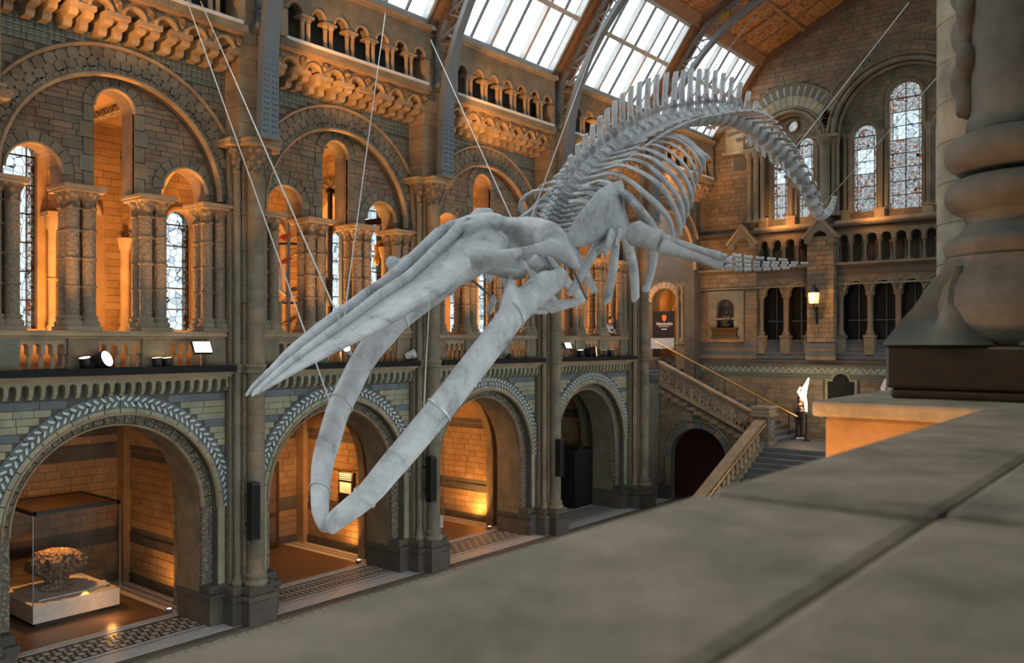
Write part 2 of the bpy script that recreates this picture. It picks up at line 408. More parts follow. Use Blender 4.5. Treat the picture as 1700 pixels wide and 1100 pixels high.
def rows(z0, z1, h, jitter=0.0):
    out = []; z = z0
    while z < z1 - h * .4:
        hh = h * (1 + random.uniform(-jitter, jitter)); e = min(z + hh, z1)
        if z1 - e < h * .4: e = z1
        out.append((z, e)); z = e
    return out
def cut(ints, a, b):
    r = []
    for x0, x1 in ints:
        if b <= x0 or a >= x1: r.append((x0, x1)); continue
        if a > x0: r.append((x0, a))
        if b < x1: r.append((b, x1))
    return r
def brick_list(s0, s1, z0, z1, h, lmin, lmax, circles=(), rects=(), jitter=0.0, gap=.014, outer=None, poly_x=None):
    """courses of stones; returns (a0,a1,b0,b1,z0,z1): bottom span a, top span b. circles cut holes, outer keeps the inside of a circle"""
    res = []
    for zi, (za, zb) in enumerate(rows(z0, z1, h, jitter)):
        ints = [(s0, s1)]
        if poly_x: ints = [poly_x((za + zb) / 2)]
        zm = (za + zb) / 2
        if outer:
            c, cz, r = outer; q = r * r - max(abs(za - cz) if za > cz else 0, abs(zb - cz) if zb > cz else 0) ** 2
            if q <= 0: continue
            x = math.sqrt(q); ints = [(max(a, c - x), min(b, c + x)) for a, b in ints if b > c - x and a < c + x]
        for c, cz, r, zlow in circles:
            if zb < zlow: continue
            x = 0
            for zz in (za, zm, zb):
                if zz < zlow: continue
                d = abs(zz - cz) if zz > cz else 0
                if d < r: x = max(x, math.sqrt(r * r - d * d))
            if x > 0: ints = cut(ints, c - x, c + x)
        for a, b, c, d in rects:
            if zb > c + .01 and za < d - .01: ints = cut(ints, a, b)
        for a, b in ints:
            x = a - (random.random() * .5 * lmin if zi % 2 else 0)
            while x < b - .01:
                e = x + random.uniform(lmin, lmax)
                if b - e < lmin * .4: e = b
                l = max(x, a); r_ = min(e, b)
                if r_ - l > .05: res.append((l + gap / 2, r_ - gap / 2, za + gap / 2, zb - gap / 2))
                x = e
    return res
def lay(fr, bl, mat, parent, o0, o1, parts=0, name='brick', key=None, tilt=.006, stuffname='brickwork'):
    """the stones that show largest become objects of their own, the rest one joined part"""
    if key: bl = sorted(bl, key=key)
    j = MB()
    for i, (a, b, c, d) in enumerate(bl):
        oo = o1 + random.uniform(-tilt, tilt)
        if i < parts:
            o = bpy.data.objects.new(name, unit_brick(mat)); COL.objects.link(o)
            p0 = Vector(fr(a, c, o0)); p1 = Vector(fr(b, d, oo)); o.location = (p0 + p1) / 2
            o.scale = (max(.005, abs(p1.x - p0.x)), max(.005, abs(p1.y - p0.y)), max(.005, abs(p1.z - p0.z)))
            child(o, parent)
        else: j.fbox(fr, a, b, c, d, o0, oo)
    if j.f:
        o = j.build(stuffname, mat, parent); o['kind'] = 'stuff'
        return o
def ring(fr, c, cz, r0, r1, o0, o1, n, mat, parent, a0=0.0, a1=math.pi, gap=.02, parts=True, name='voussoir', clip=None, mats=None, sub=3):
    """voussoirs of an arch"""
    out = []; j = MB()
    for i in range(n):
        t0 = a0 + (a1 - a0) * i / n + gap / (r0 + r1); t1 = a0 + (a1 - a0) * (i + 1) / n - gap / (r0 + r1)
        m = MB() if parts else j
        pl = [(c - r1 * math.cos(t0 + (t1 - t0) * q / sub), cz + r1 * math.sin(t0 + (t1 - t0) * q / sub)) for q in range(sub + 1)]
        pl += [(c - r0 * math.cos(t1 - (t1 - t0) * q / sub), cz + r0 * math.sin(t1 - (t1 - t0) * q / sub)) for q in range(sub + 1)]
        vs = [fr(a, b, o1) for a, b in pl] + [fr(a, b, o0) for a, b in pl]; k = len(pl)
        m.add(vs, [tuple(range(k)), tuple(range(2 * k - 1, k - 1, -1))] + [(q, (q + 1) % k, (q + 1) % k + k, q + k) for q in range(k)])
        if parts: out.append(m.build(name, mats[i % len(mats)] if mats else mat, parent))
    if not parts:
        o = j.build(name + '_ring', mat, parent); out.append(o)
    return out
def hood(fr, c, cz, r, a0, a1, prof, n=28):
    """a moulding run round an arch; prof: closed list of (dr, o)"""
    m = MB(); rings = []
    for i in range(n + 1):
        t = a0 + (a1 - a0) * i / n
        rings.append([fr(c - (r + dr) * math.cos(t), cz + (r + dr) * math.sin(t), o) for dr, o in prof])
    m.loft(rings); return m
def roll(w, d, o=0.0):
    return [(-w / 2, o - .02), (-w / 2, o + d * .5), (-w * .2, o + d), (w * .2, o + d), (w / 2, o + d * .5), (w / 2, o - .02)]
def remeshed(mb, name, mat, parent, voxel, smooth=3, mats=None):
    o = mb.build(name, mat)
    r = o.modifiers.new('r', 'REMESH'); r.mode = 'VOXEL'; r.voxel_size = voxel
    if smooth:
        s = o.modifiers.new('s', 'SMOOTH'); s.factor = .6; s.iterations = smooth
    dg = bpy.context.evaluated_depsgraph_get(); me = bpy.data.meshes.new_from_object(o.evaluated_get(dg))
    o.modifiers.clear(); old = o.data; o.data = me; me.name = name; bpy.data.meshes.remove(old)
    me.polygons.foreach_set('use_smooth', [True] * len(me.polygons))
    if parent is not None: child(o, parent)
    return o
# ================================================================== FLOOR
fl = MB(); fl.box((-24.5, -6, -.3), (6, 37, 0)); FLOOR = fl.build('floor', 'dark_floor'); FLOOR['kind'] = 'structure'
def floor_strip(name, x0, x1, y0, y1, mat, h, parts=None):
    if not parts: m = MB(); m.box((x0, y0, .0), (x1, y1, h)); return m.build(name, mat, FLOOR)
    y = y0
    while y < y1:
        m = MB(); m.box((x0, y + .004, 0), (x1, min(y + parts, y1) - .004, h)); m.build(name, mat, FLOOR); y += parts
floor_strip('marble_slab', -17.95, -17.42, 4, 32, 'white_marble', .012, 1.5)
floor_strip('marble_slab', -18.12, -18.03, 4, 32, 'white_marble', .012, 3.0)
floor_strip('border_strip', -17.40, -17.1, 4, 32, 'dark_stone', .006)
floor_strip('hall_paving', -16.55, -2.0, -6, 36, 'near_stone', .008)
key = MB(); y = 4.0
while y < 31.5:   # greek key border
    key.box((-16.95, y, 0), (-16.72, y + .05, .012)); key.box((-16.95, y, 0), (-16.91, y + .22, .012)); key.box((-16.83, y + .11, 0), (-16.72, y + .15, .012)); y += .3
k_ = key.build('greek_key_border', 'inlay_white', FLOOR); k_['kind'] = 'stuff'
for k in BAYS:
    if k == 5: continue
    yc = bayc(k); m = MB(); t = MB()
    t.box((-23.4, yc - 2.75, 0), (-19.45, yc + 2.75, .01)); t.build('alcove_terrazzo', 'terrazzo', FLOOR)
    for q in (0, 1, 2):
        m2 = MB(); m2.box((-23.4, yc + 2.02 + q * .24, 0), (-19.5, yc + 2.2 + q * .24, .014)); m2.build('marble_border', 'plinth_white' if q != 1 else 'white_marble', FLOOR)
        m2 = MB(); m2.box((-19.5 + q * .1, yc - 2.2, 0), (-19.44 + q * .1, yc + 2.2, .014)); m2.build('marble_border', 'white_marble', FLOOR)
    n = 26
    for i in range(n):         # threshold mosaic
        y = yc - 2.1 + i * 4.2 / n
        for r_ in range(5):
            x = -19.1 + r_ * .19
            if k % 2: 
                if (i + r_) % 2 == 0: m.box((x, y, 0), (x + .14, y + .12, .012))
                if (i + r_) % 2: m.box((x + .05, y + .03, 0), (x + .1, y + .08, .012))
            else:
                m.hexa([(x, y + .05 * (r_ % 2), 0), (x + .1, y + .05 * (r_ % 2), 0), (x + .13, y + .1, 0), (x + .03, y + .1, 0), (x, y + .05 * (r_ % 2), .012), (x + .1, y + .05 * (r_ % 2), .012), (x + .13, y + .1, .012), (x + .03, y + .1, .012)])
    o = m.build('threshold_mosaic', 'inlay_white', FLOOR); o['kind'] = 'stuff'

# ================================================================== LEFT WALL
WL = struct('wall_left')
brick_budget = {'n': 0}
def near_key(fr):
    return lambda b: -((b[1] - b[0]) * (b[3] - b[2])) if False else random.random()
for k in range(0, 6):
    yc = bayc(k); fr = Fr('L', yc); fine = 1 <= k <= 2; mid = 1 <= k <= 4
    # --- ground storey
    if k <= 4:
        m = MB(); m.prism(fr, notched(-2.995, 2.995, 0, 5.9, [(0, 2.32, 2.75)]), -.35, 0); m.build('ground_wall', 'mortar', WL)
        m = MB(); m.prism(fr, notched(-2.995, 2.995, 0, 5.6, [(0, 2.06, 2.75)]), -1.3, -.35); m.build('arch_soffit', 'wall_stone', WL)
        bands = [(5.25, 5.42, 0), (4.80, 5.25, 1), (4.63, 4.80, 0), (4.18, 4.63, 1), (4.01, 4.18, 0), (3.56, 4.01, 1), (3.4, 3.56, 0), (2.8, 3.4, 1)]
        pale = []; blue = []
        for z0, z1, t in bands:
            bl = brick_list(-2.52, 2.52, z0, z1, .17 if not t else .15, .35 if t else .9, .62 if t else 1.3, circles=[(0, 2.75, 2.73, 0)])
            (pale if t else blue).extend(bl)
        if mid:
            lay(fr, pale, 'pale_stone', WL, 0, .02, 45 if k == 1 else (30 if k == 2 else 0), 'brick', key=lambda b: -(b[1] - b[0]), stuffname='pale_brickwork')
            lay(fr, blue, 'blue_stone', WL, 0, .024, 0, stuffname='blue_brickwork')
            ring(fr, 0, 2.75, 2.44, 2.74, 0, .035, 24, 'blue_stone', WL, parts=False, name='herringbone_ground')
            lf = MB()
            for i in range(52):
                t = math.pi * (i + .5) / 52
                for sd in (0, 1):
                    ra, rb = (2.475, 2.58) if sd == 0 else (2.60, 2.705)
                    d = .030 if sd == 0 else -.030; w = .0095
                    def pt(r_, a): return fr(-r_ * math.cos(a), 2.75 + r_ * math.sin(a), .047)
                    side = 1 if t < math.pi / 2 else -1
                    a1, a2 = (t - side * d * (1 if sd == 0 else 1), t)
                    lf.add([pt(ra, a1 - w), pt((ra + rb) / 2, (a1 + a2) / 2 - w * 1.6), pt(rb, a2 - w * .6), pt(rb, a2 + w * .6), pt((ra + rb) / 2, (a1 + a2) / 2 + w * 1.6), pt(ra, a1 + w)], [(0, 1, 2, 3, 4, 5)])
            # give the leaves thickness
            o = lf.build('herringbone_leaves', 'inlay_leaf', WL); o['kind'] = 'stuff'
            sm = o.modifiers.new('t', 'SOLIDIFY'); sm.thickness = .02
            ring(fr, 0, 2.75, 2.32, 2.44, -.05, .06, 22, 'pale_stone', WL, parts=(k <= 3))
            ring(fr, 0, 2.75, 2.07, 2.32, -.4, -.22, 30, 'carved_pale', WL, parts=False, name='carved_order')
            hood(fr, 0, 2.75, 2.32, 0, math.pi, roll(.06, .06, .04)).build('arch_roll', 'buff_stone', WL, 50)
            hood(fr, 0, 2.75, 2.08, 0, math.pi, roll(.06, .08, -.26)).build('arch_roll', 'buff_stone', WL, 50)
            for sd in (-1, 1):
                m = MB(); m.fbox(fr, min(sd * 2.07, sd * 2.32), max(sd * 2.07, sd * 2.32), .9, 2.75, -.4, -.22); m.build('carved_jamb', 'carved_pale', WL)
                m = MB(); m.fbox(fr, min(sd * 2.33, sd * 2.5), max(sd * 2.33, sd * 2.5), .9, 2.75, -.05, .04); m.build('jamb_strip', 'pale_stone', WL)
                m = MB(); m.fbox(fr, min(sd * 2.05, sd * 2.6), max(sd * 2.05, sd * 2.6), 0, .62, -1.32, .16); m.fbox(fr, min(sd * 2.02, sd * 2.6), max(sd * 2.02, sd * 2.6), .55, .72, -1.34, .2); m.fbox(fr, min(sd * 2.07, sd * 2.6), max(sd * 2.07, sd * 2.6), .72, .92, -1.31, .08)
                m.build('jamb_plinth', 'dark_stone', WL, bevel=.02)
    else:
        m = MB(); m.prism(fr, [(-2.995, 0), (2.995, 0), (2.995, 4.85), (-2.995, 4.85)], -.4, 0); m.build('ground_wall', 'wall_stone', WL)
    # --- ledge and its small corbel table
    if k <= 4:
        n = 22; p = 5.0 / n
        m = MB(); m.prism(fr, notched(-2.5, 2.5, 5.62, 5.82, [(-2.5 + p * (i + .5), .07, 5.68) for i in range(n)]), 0, .17); m.build('corbel_arches', 'pale_stone', WL)
        m = MB(); m.fbox(fr, -2.52, 2.52, 5.80, 5.86, 0, .28); m.fbox(fr, -2.52, 2.52, 5.86, 5.92, 0, .36); m.build('ledge_moulding', 'buff_stone', WL)
        m = MB(); m.prism(Fr('XZ', yc - 2.5), [(WX, 5.46), (WX + .08, 5.46), (WX + .16, 5.56), (WX + .16, 5.64), (WX, 5.64)], -.04, .04)
        c0 = m.build('corbel', 'pale_stone', WL)
        for i in range(1, n + 1): shift(c0, WL, (0, p * i, 0))
        m = MB(); m.fbox(fr, -2.52, 2.52, 5.92, 5.96, 0, .52); m.fbox(fr, -2.52, 2.52, 5.96, 6.07, .42, .52); m.fbox(fr, -2.52, 2.52, 5.92, 6.07, 0, .06)
        m.build('lighting_trough', 'black_cloth', WL)
    # --- gallery storey
    m = MB(); m.prism(fr, notched(-2.995, 2.995, 5.9 if k < 5 else 4.85, 13.95, [(0, 2.38, 9.9)]), -.5, 0); m.build('gallery_wall', 'mortar', WL)
    sp = brick_list(-2.52, 2.52, 11.35, 13.2, .165, .3, .62, circles=[(0, 9.9, 2.99, 0)], rects=[(-3, 3, 12.55, 13.05)], jitter=.1)
    lay(fr, sp, 'wall_stone', WL, 0, .02, 25 if k == 1 else (15 if k == 2 else 0), key=lambda b: -(b[1] - b[0]), stuffname='spandrel_stones')
    dt = brick_list(-2.52, 2.52, 12.55, 13.05, .125, .5, .9, circles=[(0, 9.9, 2.99, 0)])
    lay(fr, dt, 'diaper_tile', WL, 0, .03, 0, stuffname='diaper_band', tilt=.002)
    m = MB(); pl = []
    N = 30; a0 = math.acos(2.55 / 2.95)
    pl = [(-2.55, 9.9)] + [(-2.95 * math.cos(a0 + (math.pi - 2 * a0) * i / N), 9.9 + 2.95 * math.sin(a0 + (math.pi - 2 * a0) * i / N)) for i in range(N + 1)] + [(2.55, 9.9)]
    pl += [(2.38 * math.cos(math.pi * i / N), 9.9 + 2.38 * math.sin(math.pi * i / N)) for i in range(N + 1)]
    m.prism(fr, pl, 0, .03); m.build('arch_band', 'mortar', WL)
    j = MB(); cnt = 0
    for r_, hr, st, lo in ((2.80, .135, 0, 1), (2.61, .125, .5, 1), (2.46, .085, 0, 0)):
        nn = int(math.pi * r_ / (hr * 1.86)); 
        for i in range(nn):
            t = math.pi * (i + .5 + st) / nn
            cx, cz = -r_ * math.cos(t), 9.9 + r_ * math.sin(t)
            if abs(cx) > 2.45 or t > math.pi: continue
            hx = [(cx + hr * .97 * math.sin(t0 + math.pi / 2 - t), cz + hr * .97 * math.cos(t0 + math.pi / 2 - t)) for t0 in [math.pi / 3 * q for q in range(6)]]
            mm = MB() if (fine and lo) else j
            vs = [fr(a, b, .06) for a, b in hx] + [fr(a, b, .0) for a, b in hx]
            mm.add(vs, [tuple(range(6))] + [(q, (q + 1) % 6, (q + 1) % 6 + 6, q + 6) for q in range(6)])
            if fine and lo: mm.build('hexagon_tile', 'hex_stone', WL)
    o = j.build('hexagon_tiling', 'hex_stone', WL); o['kind'] = 'stuff'
    hood(fr, 0, 9.9, 2.97, math.acos(2.62 / 2.97), math.pi - math.acos(2.62 / 2.97), roll(.09, .11, .0)).build('hood_mould', 'buff_stone', WL, 50)
    hood(fr, 0, 9.9, 2.38, 0, math.pi, roll(.1, .1, .0)).build('arch_roll', 'buff_stone', WL, 50)
    if k <= 4:
        # tympanum carried on the columns
        pl = [(-2.38, 9.83)]
        for c, h, zs in ((-1.63, .55, 10.06), (0, .44, 11.61), (1.63, .55, 10.06)): pl += arch(c, h, 9.83, zs)
        pl += [(2.38, 9.83)] + [(2.38 * math.cos(math.pi * i / 28), 9.9 + 2.38 * math.sin(math.pi * i / 28)) for i in range(1, 28)]
        m = MB(); m.prism(fr, pl, -.78, -.24); m.build('tympanum', 'tympanum_stone', WL)
        ty = brick_list(-2.38, 2.38, 9.84, 12.25, .15, .22, .52, circles=[(-1.63, 10.06, .79, 0), (1.63, 10.06, .79, 0), (0, 11.61, .67, 0)], outer=(0, 9.9, 2.36), jitter=.3)
        lay(fr, ty, 'tympanum_stone', WL, -.26, -.21, 75 if k == 1 else (50 if k == 2 else 0), key=lambda b: -(b[1] - b[0]) * (b[3] - b[2]), tilt=.012, stuffname='tympanum_stones')
        for c, r_, zs, nn in ((-1.63, .55, 10.06, 9), (0, .44, 11.61, 9), (1.63, .55, 10.06, 9)):
            ring(fr, c, zs, r_, r_ + .23, -.3, -.2, nn, 'wall_stone', WL, parts=fine)
            hood(fr, c, zs, r_, 0, math.pi, roll(.07, .07, -.22), 14).build('light_roll', 'buff_stone', WL, 50)
        for sd in (-1, 1):
            for q in range(5):
                z0 = 9.84 + q * .354; w = .30 if q % 2 else .22
                m = MB(); m.fbox(fr, min(sd * .44, sd * (.44 + w)), max(sd * .44, sd * (.44 + w)), z0 + .01, z0 + .344, -.3, -.195); m.build('jamb_block', 'wall_stone', WL)
    # --- upper corbel table, cornice and triforium arcade
    TR = struct('trim_%d' % (k + 1))
    m = MB(); m.prism(fr, notched(-2.5, 2.5, 13.28, 13.68, [(-2.1 + .7 * i, .2, 13.34) for i in range(7)]), .2, .66); m.build('corbel_arcade', 'buff_stone', TR)
    j = MB()
    for i in range(7):
        rr = hood(fr, -2.1 + .7 * i, 13.34, .235, 0, math.pi, roll(.09, .09, .64), 10); j.add(rr.v, rr.f)
    j.build('arch_moulding', 'buff_stone', TR, 50)
    X0 = WX
    m = MB(); m.prism(Fr('XZ', yc - 2.45 + .155), [(X0, 12.95), (X0 + .3, 12.95), (X0 + .35, 13.02), (X0 + .35, 13.10), (X0 + .56, 13.12), (X0 + .62, 13.18), (X0 + .62, 13.27), (X0, 13.27)], -.085, .085)
    c0 = m.build('corbel', 'buff_stone', TR)
    for i in range(0, 8):
        if 0 < i < 7: shift(c0, TR, (0, .7 * i, 0))
        if i: shift(c0, TR, (0, .7 * i - .31, 0))
    m = MB(); m.fbox(fr, -2.45 - .02, -2.45 + .24, 13.25, 13.36, 0, .7); cb0 = m.build('corbel_block', 'buff_stone', TR)
    m = MB(); m.fbox(fr, -1.75 - .26, -1.75 + .26, 13.25, 13.36, 0, .7); cb1 = m.build('corbel_block', 'buff_stone', TR)
    for i in range(1, 6): shift(cb1, TR, (0, .7 * i, 0))
    m = MB(); m.fbox(fr, 2.45 - .24, 2.45 + .02, 13.25, 13.36, 0, .7); m.build('corbel_block', 'buff_stone', TR)
    m = MB(); m.prism(Fr('L', yc), [(-2.1, 13.50), (-2.16, 13.40), (-2.1, 13.30), (-2.04, 13.40)], .0, .24)
    c1 = m.build('carved_lozenge', 'pale_stone', TR)
    for i in range(1, 7): shift(c1, TR, (0, .7 * i, 0))
    m = MB(); m.ball((X0 + .70, yc - 2.45, 13.56), (.1, .1, .13), 8, 6); m.ball((X0 + .79, yc - 2.45, 13.53), (.05, .045, .05), 6, 5)
    b0 = m.build('carved_boss', 'carved_stone', TR, 60)
    for i in range(1, 8): shift(b0, TR, (0, .7 * i, 0))
    m = MB(); m.fbox(fr, -2.5, 2.5, 13.68, 13.74, 0, .86); m.build('cornice', 'buff_stone', TR)
    m = MB(); m.fbox(fr, -2.55, 2.55, 13.74, 13.88, 0, .93); m.build('cornice', 'pier_stone', TR)
    m = MB(); m.fbox(fr, -2.4, 2.4, 13.88, 13.95, .3, .97); m.build('sill', 'white_sill', TR)
    m = MB(); m.prism(fr, notched(-2.5, 2.5, 14.62, 15.42, [(-2.1 + .7 * i, .21, 14.66) for i in range(7)]), .62, .88); m.build('arcade_wall', 'wall_stone', TR)
    j = MB()
    for i in range(7):
        rr = hood(fr, -2.1 + .7 * i, 14.66, .21, 0, math.pi, roll(.07, .05, .87), 10); j.add(rr.v, rr.f)
    j.build('arch_moulding', 'buff_stone', TR, 50)
    m = MB(); m.fbox(fr, -3.0, 3.0, 13.9, 15.42, -.2, -.05); m.build('passage_wall', 'dark_stone', TR)
    m = MB(); m.fbox(fr, -2.5, 2.5, 15.42, 15.5, -.2, .94); m.fbox(fr, -2.5, 2.5, 15.5, 15.58, -.2, 1.0); m.build('top_moulding', 'buff_stone', TR)
    m = MB(); m.lathe([(.085, 0), (.085, .04), (.07, .055), (.07, .07), (.055, .09), (.055, .48), (.065, .49), (.065, .51), (.055, .52), (.09, .60), (.09, .63)], (WX + .80, yc - 1.75 - .09, 13.95), 10)
    s0 = m.build('colonnette', 'buff_stone', TR, 50)
    m = MB(); m.fbox(fr, -1.75 - .2, -1.75 + .2, 14.57, 14.63, .62, .92); a0_ = m.build('abacus', 'buff_stone', TR)
    for i in range(6):
        if i: shift(s0, TR, (0, .7 * i, 0)); shift(a0_, TR, (0, .7 * i, 0))
        shift(s0, TR, (0, .7 * i + .18, 0))
    for sd in (-1, 1):
        m = MB(); m.fbox(fr, min(sd * 2.31, sd * 2.5), max(sd * 2.31, sd * 2.5), 13.95, 14.64, .4, .88); m.build('end_pilaster', 'buff_stone', TR)

# ================================================================== PIERS
def make_pier():
    y = PIER0; fr = Fr('L', y)
    t = thing('nave_pier', 'stone pier of clustered shafts', 'pier', (WX, y, 0), 'nave piers of the arcade')
    m = MB(); m.fbox(fr, -.38, .38, 0, .55, .2, .87); m.fbox(fr, -.62, .62, 0, .55, 0, .58); m.build('plinth', 'dark_stone', t, bevel=.03)
    m = MB(); m.fbox(fr, -.41, .41, .55, .68, .2, .9); m.fbox(fr, -.65, .65, .55, .68, 0, .61); m.fbox(fr, -.34, .34, .68, .88, .2, .82); m.fbox(fr, -.56, .56, .68, .88, 0, .5); m.build('base_moulding', 'dark_stone', t, bevel=.025)
    m = MB(); m.lathe([(.27, .88), (.29, .93), (.27, .98), (.22, 1.0), (.22, 1.05), (.25, 1.08), (.25, 1.12), (.19, 1.16)], (WX + .55, y, 0), 18)
    for sd in (-1, 1): m.lathe([(.13, .88), (.145, .93), (.13, .98), (.1, 1.02), (.115, 1.06), (.085, 1.12)], (WX + .3, y + sd * .33, 0), 12)
    m.build('shaft_base', 'pier_stone', t, 50)
    prof = []; z = 1.1
    while z < 10.6:
        prof += [(.19, z + .006), (.19, min(z + .41, 10.6)), (.181, min(z + .414, 10.6))]; z += .42
    m = MB(); m.lathe(prof, (WX + .55, y, 0), 20); m.build('main_shaft', 'pier_stone', t, 40)
    for sd in (-1, 1):
        m = MB(); m.lathe([(.085, 1.05), (.085, 10.6)], (WX + .3, y + sd * .33, 0), 12); m.build('side_shaft', 'pier_stone', t, 50)
        m = MB(); m.fbox(fr, min(sd * .36, sd * .475), max(sd * .36, sd * .475), .9, 11.2, .1, .2); m.build('diaper_strip', 'shaft_carved', t)
    j = MB()
    for i in range(25): j.fbox(fr, -.45, .45, .88 + i * .415, .88 + i * .415 + .405, 0, .15 + .006 * (i % 2)); j.fbox(fr, -.24, .24, .88 + i * .415, .88 + i * .415 + .405, .1, .42)
    j.build('pier_core', 'pier_stone', t)
    m = MB(); m.lathe([(.2, 5.86), (.25, 5.88), (.25, 5.94), (.22, 5.96), (.22, 6.0), (.25, 6.02), (.25, 6.07), (.2, 6.1)], (WX + .55, y, 0), 18)
    for sd in (-1, 1): m.lathe([(.09, 5.86), (.125, 5.89), (.125, 5.94), (.105, 5.97), (.125, 6.0), (.125, 6.06), (.09, 6.1)], (WX + .3, y + sd * .33, 0), 12)
    m.fbox(fr, -.49, .49, 5.87, 5.95, 0, .24); m.fbox(fr, -.49, .49, 6.0, 6.08, 0, .24)
    m.build('shaft_ring', 'pier_stone', t, 50)
    m = MB(); m.lathe([(.2, 10.56), (.23, 10.58), (.23, 10.63), (.2, 10.66), (.22, 10.8), (.27, 10.95), (.36, 11.1), (.38, 11.18)], (WX + .52, y, 0), 18)
    for sd in (-1, 1): m.lathe([(.09, 10.56), (.115, 10.6), (.09, 10.66), (.11, 10.85), (.2, 11.1), (.21, 11.18)], (WX + .3, y + sd * .36, 0), 12)
    m.build('capital', 'carved_stone', t, 50)
    m = MB(); m.fbox(fr, -.42, .42, 11.18, 11.28, 0, .94); m.fbox(fr, -.45, .45, 11.28, 11.35, 0, .98); m.fbox(fr, -.68, .68, 11.18, 11.28, 0, .56); m.fbox(fr, -.71, .71, 11.28, 11.35, 0, .6); m.build('abacus', 'buff_stone', t, bevel=.015)
    j = MB()
    for i in range(11):
        for a, b in ((-.48, -.02 + .1 * (i % 2)), (-.01 + .1 * (i % 2), .48)): j.fbox(fr, a, b - .01, 11.36 + i * .375, 11.36 + i * .375 + .365, 0, .62 + .005 * (i % 3))
    j.build('upper_pier', 'buff_stone', t)
    return t
pier = make_pier()
PL = ['on the far side of the coral case alcove from the door', 'between the coral case alcove and the door alcove', 'between the door alcove and the brightly lit brick alcove',
      'between the lit brick alcove and the black screen alcove', 'beside the foot of the stone staircase']
pier['label'] = 'tall clustered-shaft stone pier ' + PL[0]
for i in range(1, 5): dup(pier, (0, B * i, 0), 'tall clustered-shaft stone pier ' + PL[i])
dup(pier, (0, -B, 0), 'tall clustered-shaft stone pier one bay before the coral case alcove')

# ================================================================== GALLERY COLUMNS AND BALUSTRADES
def make_column():
    c = (WX - .22, bayc(1) - .78, 0)
    t = thing('clustered_column', 'clustered stone gallery column', 'column', (c[0], c[1], 6.84), 'clustered columns of the gallery')
    m = MB(); m.box((c[0] - .37, c[1] - .36, 6.84), (c[0] + .37, c[1] + .36, 6.93)); m.build('plinth', 'pier_stone', t, bevel=.01)
    for a in (-1, 1):
        for b in (-1, 1):
            x, y = c[0] + a * .17, c[1] + b * .165
            m = MB(); m.lathe([(.2, 6.93), (.215, 6.98), (.2, 7.03), (.165, 7.05), (.165, 7.08), (.185, 7.11), (.175, 7.14), (.14, 7.16)], (x, y, 0), 14); m.build('shaft_base', 'pier_stone', t, 50)
            pr = [(.135, 7.14)]
            for z in (7.72, 8.3, 8.88): pr += [(.135, z), (.158, z + .01), (.158, z + .045), (.135, z + .055)]
            pr += [(.135, 9.36)]
            m = MB(); m.lathe(pr, (x, y, 0), 14); m.build('shaft', 'shaft_carved', t, 40)
            m = MB(); m.lathe([(.135, 9.34), (.16, 9.36), (.16, 9.39), (.14, 9.41), (.15, 9.52), (.2, 9.64), (.24, 9.7)], (x, y, 0), 14); m.build('capital', 'carved_stone', t, 50)
    m = MB(); m.box((c[0] - .42, c[1] - .40, 9.69), (c[0] + .42, c[1] + .40, 9.75)); m.box((c[0] - .45, c[1] - .43, 9.75), (c[0] + .45, c[1] + .43, 9.83)); m.build('abacus', 'buff_stone', t, bevel=.012)
    return t
def make_balustrade():
    y = bayc(1); fr = Fr('L', y)
    t = thing('balustrade', 'stone gallery balustrade', 'balustrade', (WX, y, 5.92), 'balustrades of the gallery')
    m = MB(); m.fbox(fr, -2.5, 2.5, 6.68, 6.73, -.42, .1); m.fbox(fr, -2.5, 2.5, 6.73, 6.80, -.46, .16); m.fbox(fr, -2.5, 2.5, 6.80, 6.84, -.45, .13); m.build('coping', 'buff_stone', t, bevel=.012)
    m = MB(); m.fbox(fr, -2.5, 2.5, 5.92, 6.03, -.3, .06); m.build('bottom_rail', 'pier_stone', t)
    for s in (-2.25, -.78, .78, 2.25):
        m = MB(); w = .31 if abs(s) < 2 else .25
        m.fbox(fr, s - w, s + w, 6.02, 6.68, -.42, .09); m.fbox(fr, s - w - .02, s + w + .02, 6.02, 6.14, -.44, .12); m.build('pedestal', 'wall_stone', t, bevel=.01)
    for a, b in ((-2.0, -1.09), (-.47, .47), (1.09, 2.0)):
        n = 4; p = (b - a) / n
        m = MB(); m.prism(fr, notched(a, b, 6.36, 6.68, [(a + p * (i + .5), .072, 6.5) for i in range(n)]), -.2, .02); m.build('arched_panel', 'buff_stone', t)
        for i in range(n + 1):
            m = MB(); m.lathe([(.06, 6.03), (.06, 6.07), (.045, 6.09), (.062, 6.18), (.04, 6.28), (.04, 6.33), (.058, 6.36)], (WX - .09, y + a + p * i, 0), 8); m.build('baluster', 'buff_stone', t, 50)
    return t
col = make_column(); bal = make_balustrade()
BL = {1: 'above the coral case alcove', 2: 'in the bay of the bird display', 3: 'above the lit brick alcove', 4: 'above the black screen alcove'}
first = True
for k in range(1, 5):
    for s in (-2.25, -.78, .78, 2.25):
        lb = ('slim clustered stone column flanking the tall middle opening ' if abs(s) < 1 else 'clustered stone column standing against the pier ') + BL[k]
        gp = ('inner' if abs(s) < 1 else 'outer') + ' gallery columns ' + BL[k]
        off = (0, bayc(k) + s - (bayc(1) - .78), 0)
        if first and abs(s + .78) < .01: col['label'] = lb; col['group'] = gp; first = False
        else: dup(col, off, lb, gp)
    lb = 'stone gallery balustrade of small arches and balusters ' + BL[k]
    if k == 1: bal['label'] = lb
    else: dup(bal, (0, B * (k - 1), 0), lb)

